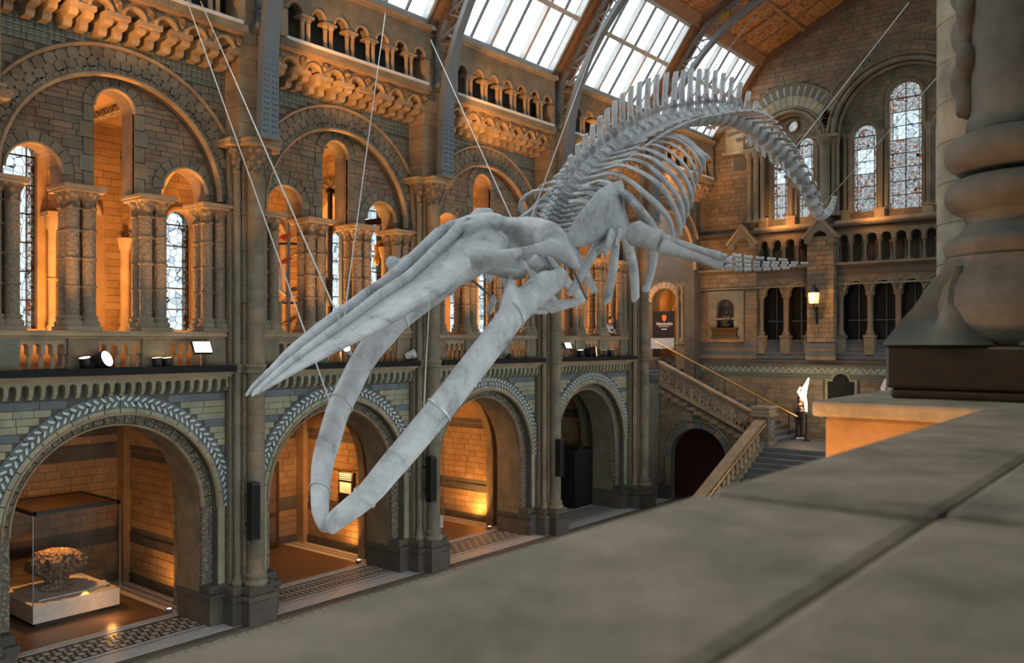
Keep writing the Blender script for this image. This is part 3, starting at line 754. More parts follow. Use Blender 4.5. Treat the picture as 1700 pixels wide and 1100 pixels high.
# ================================================================== GALLERY INTERIOR
WB_ = struct('wall_gallery_back')
wn_i = [0]
for k in range(0, 6):
    yc = bayc(k); fr = Fr('YZ', -23.4)
    hs = [arch(yc, .49, 6.95, 11.4), arch(yc - 1.6, .4, 6.95, 10.06), arch(yc + 1.6, .4, 6.95, 10.06)]
    if k >= 5: hs = []
    m = MB(); m.prism(fr, [(yc - 2.995, 5.0), (yc + 2.995, 5.0), (yc + 2.995, 13.0), (yc - 2.995, 13.0)], -.4, 0, hs); m.build('back_wall', 'alcove_brick', WB_)
    if 1 <= k <= 4:
        bl = brick_list(yc - 2.99, yc + 2.99, 6.9, 12.6, .2, .35, .6, circles=[(yc, 11.4, .72, 6.9), (yc - 1.6, 10.06, .62, 6.9), (yc + 1.6, 10.06, .62, 6.9)])
        lay(fr, bl, 'alcove_brick', WB_, 0, .018, 0)
        for c, h, zs in ((yc, .49, 11.4), (yc - 1.6, .4, 10.06), (yc + 1.6, .4, 10.06)):
            hood(fr, c, zs, h + .08, 0, math.pi, roll(.14, .1, 0), 14).build('window_hood', 'buff_stone', WB_, 50)
            wn_i[0] += 1; w = struct('window_%d' % wn_i[0])
            b = MB(); g = None; z = 6.95; R = 6 if h > .45 else 5
            top = zs + h; hh = (zs - 6.95) / R
            for q in range(R):
                for sd in (-1, 1):
                    a0_, a1_ = (c - h, c + h * .6) if sd < 0 else (c + h * .6, c + h)
                    p = MB(); p.fbox(fr, a0_ + .015, a1_ - .015, z + .015, z + hh - .015, -.2, -.19); p.build('pane', 'quarry_glass' if sd < 0 else 'stained_border', w)
                b.fbox(fr, c - h, c + h, z - .018, z + .018, -.22, -.17); z += hh
            b.fbox(fr, c - h, c + h, zs - .018, zs + .018, -.22, -.17)
            b.fbox(fr, c - h, c - h + .025, 6.95, zs, -.22, -.17); b.fbox(fr, c + h - .025, c + h, 6.95, zs, -.22, -.17); b.fbox(fr, c + h * .6 - .012, c + h * .6 + .012, 6.95, zs + h * .8, -.22, -.17)
            b.build('glazing_bars', 'black_metal', w)
            p = MB(); p.prism(fr, [(c - h * math.cos(math.pi * i / 12), zs + .02 + (h - .02) * math.sin(math.pi * i / 12)) for i in range(13)], -.2, -.19); p.build('pane', 'quarry_glass', w)
        for sd in (-1, 1):
            for q in (-.12, .12):
                m = MB(); m.lathe([(.14, 6.9), (.14, 7.0), (.1, 7.06), (.1, 8.2), (.12, 8.21), (.12, 8.26), (.1, 8.27), (.1, 9.5), (.13, 9.55), (.17, 9.72), (.17, 9.85)], (-23.12, yc + sd * (.85) + q, 0), 10); m.build('window_shaft', 'buff_stone', WB_, 50)
            m = MB(); m.fbox(fr, yc + sd * .85 - .3, yc + sd * .85 + .3, 9.85, 9.97, 0, .48); m.build('impost', 'buff_stone', WB_)
    # cross arches on the pier lines
    if k >= 1:
        yp = yc - B / 2; f2 = Fr('XZ', yp)
        m = MB(); m.prism(f2, notched(-23.4, -18.5, 5.9, 13.0, [(-21.0, 1.75, 9.6)]), -.3, .3); m.build('cross_arch', 'alcove_brick', WB_)
        bl = brick_list(-23.4, -18.5, 6.0, 12.6, .2, .35, .6, circles=[(-21.0, 9.6, 1.98, 5.9)])
        lay(f2, bl, 'alcove_brick', WB_, .3, .315, 0)
        ring(f2, -21.0, 9.6, 1.75, 1.97, -.33, .33, 15, 'buff_stone', WB_, parts=False, name='cross_arch_stones')
        m = MB(); m.fbox(f2, -23.4, -22.6, 9.45, 9.6, -.4, .4); m.fbox(f2, -19.4, -18.5, 9.45, 9.6, -.4, .4); m.fbox(f2, -23.4, -18.5, 11.55, 11.85, -.36, .36); m.build('impost', 'carved_stone', WB_)
        for x in (-22.95, -19.05):
            m = MB(); m.lathe([(.2, 5.9), (.2, 6.9), (.16, 7.0), (.13, 7.08), (.13, 9.1), (.16, 9.14), (.22, 9.45)], (x, yp - .42, 0), 12); m.build('respond_shaft', 'buff_stone', WB_, 50)
m = MB(); m.box((-23.4, 2, 12.6), (-18.3, 29.6, 12.9)); g_ = m.build('ceiling', 'alcove_brick'); g_['kind'] = 'structure'
for k in range(1, 5):
    for q in range(3):
        m = MB(); m.box((-23.4, bayc(k) - 1.6 + q * 1.6 - .12, 12.42), (-18.5, bayc(k) - 1.6 + q * 1.6 + .12, 12.6)); m.build('ceiling_rib', 'carved_stone', g_)
m = MB(); m.box((-23.4, 0, 5.6), (-18.05, 32.0, 5.9)); g2_ = m.build('floor', 'terrazzo'); g2_['kind'] = 'structure'

# ================================================================== GROUND ALCOVES
for k in range(1, 5):
    yc = bayc(k); WA = struct('wall_alcove')
    f2 = Fr('XZ', yc + 2.75)
    m = MB(); m.box((-23.4, yc + 2.75, 0), (-19.3, yc + 3.0, 5.6)); m.box((-23.4, yc - 2.99, 0), (-19.3, yc - 2.75, 5.6)); m.box((-23.7, yc - 2.99, 0), (-23.4, yc + 3.0, 5.6)); m.build('alcove_shell', 'mortar', WA)
    bands = [(1.14, 1.34), (3.62, 3.8), (4.2, 4.38)]
    rects = [(-30, 30, a, b) for a, b in bands]
    bl = brick_list(-23.38, -19.32, .25, 5.5, .212, .36, .62, rects=rects)
    lay(f2, bl, 'alcove_brick', WA, 0, .018, 60 if k <= 3 else 0, key=lambda b: abs(b[2] - 2.3))
    f3 = Fr('YZ', -23.4)
    bl = brick_list(yc - 2.72, yc + 2.72, .25, 5.5, .212, .36, .62, rects=rects)
    lay(f3, bl, 'alcove_brick', WA, 0, .018, 0)
    for a, b in bands:
        m = MB(); m.fbox(f2, -23.38, -19.32, a, b, 0, .03); m.fbox(f3, yc - 2.72, yc + 2.72, a, b, 0, .03); m.build('dark_band', 'dark_stone', WA)
    m = MB(); m.fbox(f2, -23.38, -19.32, 0, .25, 0, .05); m.fbox(f3, yc - 2.72, yc + 2.72, 0, .25, 0, .05); m.build('skirting', 'dark_stone', WA)
    m = MB(); m.fbox(f2, -23.38, -23.0, 0, 5.5, 0, .2); m.fbox(f2, -19.9, -19.4, 0, 5.5, 0, .15); m.build('corner_pilaster', 'alcove_brick', WA)
    hood(Fr('YZ', -19.9), yc, 2.75, 2.5, 0, math.pi, [(-.12, -.2), (-.12, .1), (.25, .1), (.25, -.2)], 22).build('vault_rib', 'wall_stone', WA)
    m = MB()
    for s_ in (-1, 1): m.box((-20.1, yc + s_ * 2.6 - .2, 0), (-19.8, yc + s_ * 2.6 + .16, 2.76))
    m.build('vault_respond', 'wall_stone', WA)
    m = MB()
    N = 14; fy = []
    for i in range(N + 1):
        t = math.pi * i / N; fy.append((yc - 2.75 * math.cos(t), 3.6 + 1.9 * math.sin(t)))
    m.loft([[(-23.4, a, b), (-19.35, a, b), (-19.35, a, b + .1), (-23.4, a, b + .1)] for a, b in fy]); m.build('vault', 'alcove_brick', WA, 50)

# ================================================================== IRON ROOF RIBS
def make_rib():
    y = PIER0
    t = thing('iron_roof_rib', 'grey riveted iron roof rib', 'roof rib', (-17.0, y, 11.36), 'iron ribs of the roof')
    P = [(-16.98, 11.36), (-16.96, 12.4), (-16.92, 13.4), (-16.80, 14.3), (-16.45, 15.4), (-16.05, 16.15), (-15.55, 16.85), (-14.9, 17.6), (-14.1, 18.3), (-13.1, 18.9), (-12.0, 19.4), (-10.7, 19.75), (XC, 19.9)]
    P = P + [(2 * XC - a, b) for a, b in reversed(P[:-1])]
    def section(pts, w, d):
        rings = []
        for i, (x, z) in enumerate(pts):
            a = pts[max(0, i - 1)]; b = pts[min(len(pts) - 1, i + 1)]; tx, tz = b[0] - a[0], b[1] - a[1]; L = math.hypot(tx, tz); nx, nz = tz / L, -tx / L
            ww = w(i) / 2; dd = d(i) / 2
            rings.append([(x + nx * dd, y - ww, z + nz * dd), (x + nx * dd, y + ww, z + nz * dd), (x - nx * dd, y + ww, z - nz * dd), (x - nx * dd, y - ww, z - nz * dd)])
        m = MB(); m.loft(rings); return m
    n = len(P)
    section(P, lambda i: .46 if min(i, n - 1 - i) < 2 else (.40 if min(i, n - 1 - i) < 4 else .26), lambda i: .22 if min(i, n - 1 - i) < 4 else .16).build('iron_arch', 'iron', t)
    Q = [(-17.35, 13.96), (-17.33, 15.3), (-16.9, 16.0), (-16.2, 16.9), (-15.4, 17.95), (-14.7, 18.7), (-13.0, 19.5), (-11.2, 20.3), (XC, 21.0)]
    Q = Q + [(2 * XC - a, b) for a, b in reversed(Q[:-1])]
    section(Q, lambda i: .18, lambda i: .1).build('upper_chord', 'iron', t)
    j = MB(); r = MB()
    def at(pl, u):
        L = [0]
        for a, b in zip(pl[:-1], pl[1:]): L.append(L[-1] + math.hypot(b[0] - a[0], b[1] - a[1]))
        s = u * L[-1]
        for i in range(len(pl) - 1):
            if s <= L[i + 1] + 1e-6:
                f = (s - L[i]) / (L[i + 1] - L[i]); return (pl[i][0] + f * (pl[i + 1][0] - pl[i][0]), y, pl[i][1] + f * (pl[i + 1][1] - pl[i][1]))
    PP = P[3:-3]
    K = 26
    for i in range(K):
        a = at(PP, i / K); b = at(Q, (i + .5) / K); c = at(PP, (i + 1) / K)
        j.beam(a, b, .07, .05); j.beam(b, c, .07, .05)
    j.build('lattice', 'iron', t)
    for i in range(2, K - 2):      # pierced scroll rings between the braces
        a = Vector(at(PP, (i + .5) / K)); b = Vector(at(Q, (i + .5) / K)); c = a.lerp(b, .45); rr = .1
        r.tube([(c.x + rr * math.cos(2 * math.pi * q / 10), y, c.z + rr * math.sin(2 * math.pi * q / 10)) for q in range(11)], .018, 5)
    r.build('scroll_ring', 'iron', t)
    v = MB()
    for i in range(22):
        for sy in (-.16, -.07, .07, .16):
            z = 11.5 + i * .13; x = -16.98 + (z - 11.36) * .02 + .115
            v.obox((x, y + sy, z), (1, 0, 0), (0, 1, 0), (0, 0, 1), .015, .02, .02)
    o = v.build('rivets', 'rivet', t); o['kind'] = 'stuff'
    m = MB(); m.fbox(Fr('L', y), -.27, .27, 11.35, 11.42, .7, 1.16); m.build('base_plate', 'iron', t)
    m = MB(); m.fbox(Fr('L', y), -.2, .2, 13.9, 14.05, .3, 1.0); m.build('bearing_block', 'iron', t)
    g = MB(); c = Vector(at(PP, .27)).lerp(Vector(at(Q, .27)), .5)
    for q in range(5):
        a = math.radians(-60 + 30 * q + 90); d = Vector((math.cos(a), 0, math.sin(a)))
        g.tube([c - Vector((0, .06, .1)), c + d * .14 - Vector((0, .06, 0)), c + d * .3 - Vector((0, .06, 0))], [.02, .055, .012], 6)
    g.build('gilt_leaf', 'gold', t, 50)
    return t
rib = make_rib()
RL = ['rising from the pier before the coral case bay', 'on the pier between coral case bay and bird display bay', 'rising from the pier after the bird display bay',
      'rising behind the whale neck', 'rising behind the whale rib cage']
rib['label'] = 'grey riveted iron roof rib ' + RL[0]
for i in range(1, 5): dup(rib, (0, B * i, 0), 'grey riveted iron roof rib ' + RL[i])

# ================================================================== ROOF
CE = struct('ceiling')
P0 = Vector((-17.3, 0, 15.62)); P1 = Vector((-15.05, 0, 18.72)); SL = P1 - P0
RN = Vector((-SL.z, 0, SL.x)).normalized()      # outward normal (up and out)
def rp_(u, y, off=0.0, side=1):
    p = P0 + SL * u + RN * off
    return Vector((p.x if side > 0 else 2 * XC - p.x, y, p.z))
def slab(m, u0, u1, y0, y1, a, b, side=1):
    q = [rp_(u0, y0, a, side), rp_(u1, y0, a, side), rp_(u1, y1, a, side), rp_(u0, y1, a, side), rp_(u0, y0, b, side), rp_(u1, y0, b, side), rp_(u1, y1, b, side), rp_(u0, y1, b, side)]
    m.hexa(q)
for k in range(-1, 7):
    yp = PIER0 + B * (k - 1)
    for side in (1, -1):
        m = MB(); slab(m, -.03, 1.04, yp - .42, yp + .42, -.02, .35, side); m.build('rafter', 'timber', CE)
        m = MB(); slab(m, -.03, 1.04, yp - .16, yp + .16, -.16, 0, side); slab(m, -.03, 1.04, yp - .5, yp - .42, -.06, .3, side); slab(m, -.03, 1.04, yp + .42, yp + .5, -.06, .3, side); m.build('rafter_moulding', 'timber_dark', CE)
m = MB(); m.box((-18.2, -6, 15.58), (-17.2, YE, 15.7)); m.build('wall_plate', 'white_sill', CE)
for side in (1, -1):
    m = MB(); slab(m, .98, 1.1, -6, YE, -.12, .25, side); m.build('purlin', 'timber', CE)
    for k in range(0, 6):
        yc = bayc(k); w = struct('window_%d' % (20 + k + (0 if side > 0 else 10)))
        y0, y1 = yc - 2.48, yc + 2.48; n = 6; p = (y1 - y0) / n
        m = MB(); slab(m, 0, .06, y0, y1, -.06, .16, side); slab(m, .94, 1.0, y0, y1, -.06, .16, side); slab(m, 0, 1, y0, y0 + .09, -.06, .16, side); slab(m, 0, 1, y1 - .09, y1, -.06, .16, side); m.build('skylight_frame', 'roof_metal', w)
        for i in range(1, n):
            m = MB(); hv = i % 2 == 0; ww = .06 if hv else .018
            slab(m, .05, .95, y0 + p * i - ww, y0 + p * i + ww, -.07 if hv else -.02, .14 if hv else .08, side); m.build('mullion' if hv else 'glazing_bar', 'roof_metal' if hv else 'black_metal', w)
        m = MB(); slab(m, .52, .56, y0, y1, -.05, .12, side); m.build('transom', 'roof_metal', w)
        for i in range(n):
            for a, b in ((.06, .52), (.56, .94)):
                m = MB(); slab(m, a, b, y0 + p * i + .02, y0 + p * (i + 1) - .02, .05, .06, side); m.build('pane', 'roof_glass', w)
U0 = Vector((-15.0, 0, 18.85)); U1 = Vector((XC, 0, 21.45))
UN = Vector((-(U1 - U0).z, 0, (U1 - U0).x)).normalized()
def up_(u, y, off, side):
    p = U0.lerp(U1, u) + UN * off
    return Vector((p.x if side > 0 else 2 * XC - p.x, y, p.z))
def uslab(m, u0, u1, y0, y1, a, b, side):
    m.hexa([up_(u0, y0, a, side), up_(u1, y0, a, side), up_(u1, y1, a, side), up_(u0, y1, a, side), up_(u0, y0, b, side), up_(u1, y0, b, side), up_(u1, y1, b, side), up_(u0, y1, b, side)])
for side in (1, -1):
    for k in range(0, 7):
        y0 = PIER0 + B * (k - 1); y1 = min(y0 + B, YE) if k < 6 else YE
        if y0 > YE - .2: continue
        m = MB(); uslab(m, -.02, 1, y0 - .3, y0 + .3, -.18, .25, side); m.build('ceiling_beam', 'timber_dark', CE)
        for i in range(4):
            a = y0 + .3 + (y1 - y0 - .6) * i / 4; b = y0 + .3 + (y1 - y0 - .6) * (i + 1) / 4
            for q in range(3):
                m = MB(); uslab(m, q / 3 + .01, (q + 1) / 3 - .01, a + .03, b - .03, .02, .08, side); m.build('ceiling_panel', 'ceiling_panel', CE)
            if i: m = MB(); uslab(m, 0, 1, a - .045, a + .045, -.06, .1, side); m.build('ceiling_rib', 'timber', CE)
        for q in (1, 2): m = MB(); uslab(m, q / 3 - .012, q / 3 + .012, y0 + .3, y1 - .3, -.07, .1, side); m.build('ceiling_rib', 'timber', CE)
    m = MB(); uslab(m, -.02, 1, YE - .35, YE, -.2, .2, side); m.build('ceiling_beam', 'timber_dark', CE)
# ================================================================== END WALL
plain('dark_pane', (.012, .012, .014), .15)
WE = struct('wall_end'); fr = Fr('E')
MIR = 2 * XC
def roofx(z):
    if z < 15.6: return (-18.0, -1.0)
    if z < 18.8: d = (z - 15.6) / 3.2 * 2.6; return (-17.6 + d, MIR + 17.6 - d)
    d = (z - 18.8) / 2.6 * 5.7; return (-15.0 + d, MIR + 15.0 - d)
mid = [-11.12 + 1.08 * i for i in range(5)]
holes = [arch(-13.85, 1.36, 11.5, 15.12), arch(XC, 2.68, 11.5, 15.11, 24),
         [(-15.3, 9.88), (-12.95, 9.88), (-12.95, 11.2), (-15.3, 11.2)], [(-11.85, 9.88), (-6.3, 9.88), (-6.3, 11.2), (-11.85, 11.2)],
         [(-15.3, 5.88), (-12.95, 5.88), (-12.95, 9.4), (-15.3, 9.4)], [(-11.85, 5.88), (-6.3, 5.88), (-6.3, 9.4), (-11.85, 9.4)],
         arch(-16.75, .40, 7.25, 8.12), arch(-19.85, .66, 5.9, 8.5)]
m = MB(); m.prism(fr, [(-23.4, 0), (-1, 0), (-1, 15.6), (-3.62, 18.8), (XC, 21.5), (-15, 18.8), (-17.6, 15.6), (-18.3, 15.6), (-18.3, 13), (-23.4, 13)], -.7, 0, holes); m.build('end_wall_core', 'mortar', WE)
rects = [(-15.3, -12.95, 5.6, 11.55), (-11.85, -6.3, 5.6, 11.55), (-17.6, -15.85, 6.62, 8.95), (-13.1, -11.75, 5.6, 11.2), (-30, 0, 5.05, 5.85), (-30, 0, 11.36, 11.52), (-30, 0, 8.95, 9.05)]
bl = brick_list(-18, -1, 5.86, 21.3, .2, .34, .62, circles=[(-13.85, 15.12, 2.5, 14.4), (-13.85, 15.12, 1.5, 11.5), (XC, 15.11, 3.25, 14.4), (XC, 15.11, 2.8, 11.5)], rects=rects, poly_x=roofx)
vis = [b for b in bl if b[1] < -6.2]
lay(fr, [b for b in vis if b[2] < 15], 'end_brick', WE, 0, .018, 150, key=lambda b: -(b[1] - b[0]))
lay(fr, [b for b in bl if not (b in vis and b[2] < 15)], 'end_brick', WE, 0, .018, 0)
bl = brick_list(-17.9, -6, 2.4, 5.05, .2, .34, .62, rects=[(-12.4, -10.9, 3.5, 5.5)])
lay(fr, bl, 'end_brick', WE, 0, .018, 90, key=lambda b: -(b[1] - b[0]))
# string courses and bands
for z0, z1, o, mt in ((5.62, 5.70, .22, 'dark_stone'), (5.70, 5.86, .14, 'dark_stone'), (11.36, 11.44, .22, 'dark_stone'), (11.44, 11.5, .14, 'pier_stone'), (5.26, 5.62, .03, 'pale_stone'), (5.05, 5.24, .02, 'diaper_tile'), (9.78, 9.88, .16, 'pier_stone'), (9.7, 9.78, .09, 'dark_stone'), (8.96, 9.04, .06, 'pier_stone')):
    m = MB(); m.fbox(fr, -18, -5.8, z0, z1, 0, o); m.build('string_course', mt, WE)
zz = MB(); x = -17.9
while x < -6:
    for a, b in (((x, 5.33), (x + .14, 5.55)), ((x + .14, 5.55), (x + .28, 5.33))):
        zz.hexa([fr(a[0] - .03, a[1], .02), fr(a[0] + .03, a[1], .02), fr(a[0] + .03, a[1], .05), fr(a[0] - .03, a[1], .05), fr(b[0] - .03, b[1], .02), fr(b[0] + .03, b[1], .02), fr(b[0] + .03, b[1], .05), fr(b[0] - .03, b[1], .05)])
    x += .28
o = zz.build('zigzag_inlay', 'inlay_leaf', WE); o['kind'] = 'stuff'
for z0, z1, mt in ((5.87, 6.05, 'end_brick'), (6.05, 6.22, 'blue_stone'), (6.22, 6.36, 'end_brick'), (6.36, 6.58, 'blue_stone')):
    m = MB(); m.fbox(fr, -18, -15.35, z0, z1 - .01, 0, .03); m.fbox(fr, -13, -11.8, z0, z1 - .01, .2, .38); m.build('striped_course', mt, WE)
# pier with gablets between the recesses
for xc, o in ((-12.4, .36), (-15.9, .12)):
    j = MB()
    if o > .2:
        bl = brick_list(-12.95, -11.85, 6.6, 11.0, .2, .3, .5); lay(fr, bl, 'end_brick', WE, 0, .36, 40, key=lambda b: -(b[1] - b[0]))
    m = MB(); m.prism(fr, [(xc - .62, 10.72), (xc - .62, 10.95), (xc, 11.72), (xc + .62, 10.95), (xc + .62, 10.72), (xc + .36, 10.72), (xc + .36, 10.9), (xc + .25, 11.12), (xc, 11.24), (xc - .25, 11.12), (xc - .36, 10.9), (xc - .36, 10.72)], 0, o + .12); m.build('gablet', 'pier_stone', WE)
    for s in (-1, 1):
        m = MB(); m.hexa([fr(xc, 11.72, 0), fr(xc + s * .68, 10.9, 0), fr(xc + s * .68, 10.9, o + .18), fr(xc, 11.72, o + .18), fr(xc, 11.82, 0), fr(xc + s * .72, 10.98, 0), fr(xc + s * .72, 10.98, o + .18), fr(xc, 11.82, o + .18)]); m.build('gablet_coping', 'buff_stone', WE)
# window recesses
m = MB(); m.prism(fr, arch(-13.85, 1.4, 11.5, 15.12), -.6, -.36, [arch(-14.40, .32, 11.97, 15.05), arch(-13.27, .32, 11.97, 15.05), [(-13.84 + .24 * math.cos(2 * math.pi * i / 16), 15.93 + .24 * math.sin(2 * math.pi * i / 16)) for i in range(16)]]); m.build('window_wall', 'wall_stone', WE)
m = MB(); m.prism(fr, arch(XC, 2.72, 11.5, 15.11, 24), -.68, -.46, [arch(-10.86, .45, 11.97, 15.08), arch(XC, .61, 11.97, 16.4), arch(MIR + 10.86, .45, 11.97, 15.08)]); m.build('window_wall', 'wall_stone', WE)
bl = brick_list(XC - 2.68, XC + 2.68, 13, 17.7, .2, .3, .5, circles=[(-10.86, 15.08, .62, 12), (XC, 16.4, .8, 12), (MIR + 10.86, 15.08, .62, 12)], outer=(XC, 15.11, 2.6))
lay(fr, bl, 'wall_stone', WE, -.47, -.44, 30, key=lambda b: -(b[1] - b[0]))
for c, cz, r_, prof, nn in ((-13.85, 15.12, 1.36, roll(.16, .12, 0), 22), (-13.85, 15.12, 1.52, roll(.12, .08, 0), 22), (-13.85, 15.12, 1.25, roll(.12, .12, -.2), 22), (XC, 15.11, 2.68, roll(.18, .14, 0), 30), (XC, 15.11, 2.9, roll(.12, .08, 0), 30), (XC, 15.11, 2.55, roll(.14, .12, -.25), 30), (XC, 15.11, 3.28, roll(.12, .12, 0), 30), (-13.85, 15.12, 2.5, roll(.1, .1, 0), 22)):
    a0 = 0 if r_ < 2.4 or c == XC else math.radians(18); hood(fr, c, cz, r_, a0, math.pi - (a0 if c != XC else 0) - (math.radians(12) if a0 else 0), prof, nn).build('arch_moulding', 'pier_stone', WE, 50)
ring(fr, -13.85, 15.12, 1.58, 2.02, 0, .03, 18, 'pale_stone', WE, a0=math.radians(8), a1=math.radians(166))
ring(fr, -13.85, 15.12, 2.04, 2.44, 0, .035, 36, 'pale_stone', WE, a0=math.radians(14), a1=math.radians(152), mats=['pale_stone', 'blue_stone'])
ring(fr, XC, 15.11, 2.97, 3.22, 0, .03, 30, 'wall_stone', WE, a0=math.radians(4), a1=math.radians(176))
ring(fr, XC, 15.11, 3.34, 3.6, 0, .03, 44, 'wall_stone', WE, a0=math.radians(28), a1=math.radians(152), parts=False)
def shaftcol(x, r, z0, z1, o, name='window_shaft', mat='pier_stone', cap=.5, sg=12, parent=None):
    m = MB(); m.lathe([(r * 1.6, z0), (r * 1.6, z0 + .08), (r * 1.25, z0 + .16), (r, z0 + .22), (r, z1 - cap), (r * 1.15, z1 - cap + .02), (r * 1.15, z1 - cap + .06), (r, z1 - cap + .09), (r * 1.2, z1 - cap * .5), (r * 1.7, z1 - .1), (r * 1.75, z1)], (x, YE - o, 0), sg)
    return m.build(name, mat, parent or WE, 50)
for x, r in ((-12.30, .21), (-12.62, .09), (-11.98, .09), (-11.80, .07)): shaftcol(x, r, 11.85, 15.1, .08 if r > .15 else .0)
for x, r in ((-15.02, .09), (-15.3, .12), (-15.62, .12)): shaftcol(x, r, 11.85, 14.9, .05)
for x in (-12.62, -15.1): shaftcol(x, .07, 11.9, 15.1, -.25)
for x in (-13.84,): shaftcol(x, .1, 11.9, 15.0, -.25)
for x in (-11.62, -11.42, -10.2, MIR + 10.2): shaftcol(x, .09, 11.9, 15.2, -.32)
m = MB(); m.fbox(fr, -12.75, -11.7, 15.08, 15.2, 0, .34); m.fbox(fr, -15.9, -14.9, 14.9, 15.02, 0, .24); m.build('impost', 'pier_stone', WE)
m = MB(); m.fbox(fr, -16.9, -15.25, 14.98, 15.12, 0, .12); m.fbox(fr, -16.75, -15.9, 15.12, 16.3, 0, .05); m.build('shoulder_panel', 'pale_stone', WE)
m = MB(); m.fbox(fr, -15.4, -12.5, 11.5, 11.62, -.4, .1); m.fbox(fr, -11.9, -6.7, 11.5, 11.62, -.5, .1); m.build('window_ledge', 'buff_stone', WE)
for x, w, o in ((-15.0, .22, .02), (-13.84, .2, -.1), (-12.75, .2, .0), (-11.55, .16, -.1), (-10.2, .2, -.12), (MIR + 10.2, .2, -.12)):
    m = MB(); m.fbox(fr, x - w, x + w, 11.62, 12.0, -.4, o); m.fbox(fr, x - w - .03, x + w + .03, 11.95, 12.03, -.42, o + .03); m.build('sill_block', 'buff_stone', WE, bevel=.02)
def stained(n, c, h, zs, o, two):
    w = struct('window_%d' % n); z0 = 11.97; R = int(round((zs - z0) / .55)); hh = (zs - z0) / R; b = MB()
    cols = [(c - h, c - h + .12, 'stained_border'), (c + h - .12, c + h, 'stained_border')]
    cols += [(c - h + .12, c, 'stained_glass'), (c, c + h - .12, 'stained_glass')] if two else [(c - h + .12, c + h - .12, 'stained_glass')]
    for q in range(R):
        for a, e, mt in cols:
            if mt == 'stained_glass' and q in (2, 3) : mt2 = 'stained_border' if q == 3 and not two else 'stained_glass'
            else: mt2 = mt
            if mt == 'stained_glass' and R > 5 and q in (R - 3, R - 2): mt2 = 'quarry_glass'
            p = MB(); p.fbox(fr, a + .008, e - .008, z0 + hh * q + .01, z0 + hh * (q + 1) - .01, o, o + .012); p.build('pane', mt2, w)
        b.fbox(fr, c - h, c + h, z0 + hh * q - .014, z0 + hh * q + .014, o - .01, o + .03)
    p = MB(); p.prism(fr, [(c - h * .98 * math.cos(math.pi * i / 14), zs + .012 + h * .97 * math.sin(math.pi * i / 14)) for i in range(15)], o, o + .012); p.build('pane', 'stained_glass', w)
    b.fbox(fr, c - h, c + h, zs - .02, zs + .02, o - .01, o + .03)
    for s in (c - h + .12, c + h - .12): b.fbox(fr, s - .008, s + .008, z0, zs, o - .01, o + .03)
    if two: b.fbox(fr, c - .016, c + .016, z0, zs + h, o - .01, o + .03)
    for q in range(9):
        t = math.pi * q / 8; t2 = math.pi * (q + 1) / 8
        if q < 8: b.beam(fr(c - h * .6 * math.cos(t), zs + h * .6 * math.sin(t), o + .01), fr(c - h * .6 * math.cos(t2), zs + h * .6 * math.sin(t2), o + .01), .02, .02)
    b.build('glazing_bars', 'black_metal', w)
    hood(fr, c, zs, h + .09, 0, math.pi, roll(.15, .1, -.46 if abs(c - XC) < 2 else -.36), 16).build('window_hood', 'pier_stone', WE, 50)
    for s in (-1, 1): m = MB(); m.fbox(fr, c + s * (h + .09) - .06, c + s * (h + .09) + .06, 11.97, zs, o, (-.37 if abs(c - XC) < 2 else -.28)); m.build('jamb_roll', 'pier_stone', WE)
stained(41, -14.40, .32, 15.05, -.55, False); stained(42, -13.27, .32, 15.05, -.55, False)
stained(43, -10.86, .45, 15.08, -.62, False); stained(44, XC, .61, 16.4, -.62, True); stained(45, MIR + 10.86, .45, 15.08, -.62, False)
w = struct('window_46'); p = MB(); p.prism(fr, [(-13.84 + .24 * math.cos(2 * math.pi * i / 16), 15.93 + .24 * math.sin(2 * math.pi * i / 16)) for i in range(16)], -.55, -.54); p.build('pane', 'stained_glass', w)
hood(fr, -13.84, 15.93, .28, 0, 2 * math.pi, roll(.1, .1, -.36), 20).build('oculus_ring', 'pier_stone', w, 50)
# small arcade
for a, b, n in ((-15.3, -12.95, 4), (-11.85, -6.3, 10)):
    p = (b - a) / n
    m = MB(); m.prism(fr, notched(a, b, 10.72, 11.2, [(a + p * (i + .5), .2, 10.84) for i in range(n)]), -.3, -.02); m.build('small_arcade', 'pier_stone', WE)
    m = MB(); m.fbox(fr, a, b, 9.88, 11.2, -.72, -.66); m.build('arcade_back', 'dark_stone', WE)
    c0 = shaftcol(a + .0001, .055, 9.88, 10.74, -.15, 'colonnette', cap=.22, sg=10); c1 = shaftcol(a + .0002, .05, 9.88, 10.74, -.5, 'colonnette', cap=.22, sg=8)
    for i in range(n):
        shift(c0, WE, (p * (i + 1), 0, 0)); shift(c1, WE, (p * (i + .62), 0, 0))
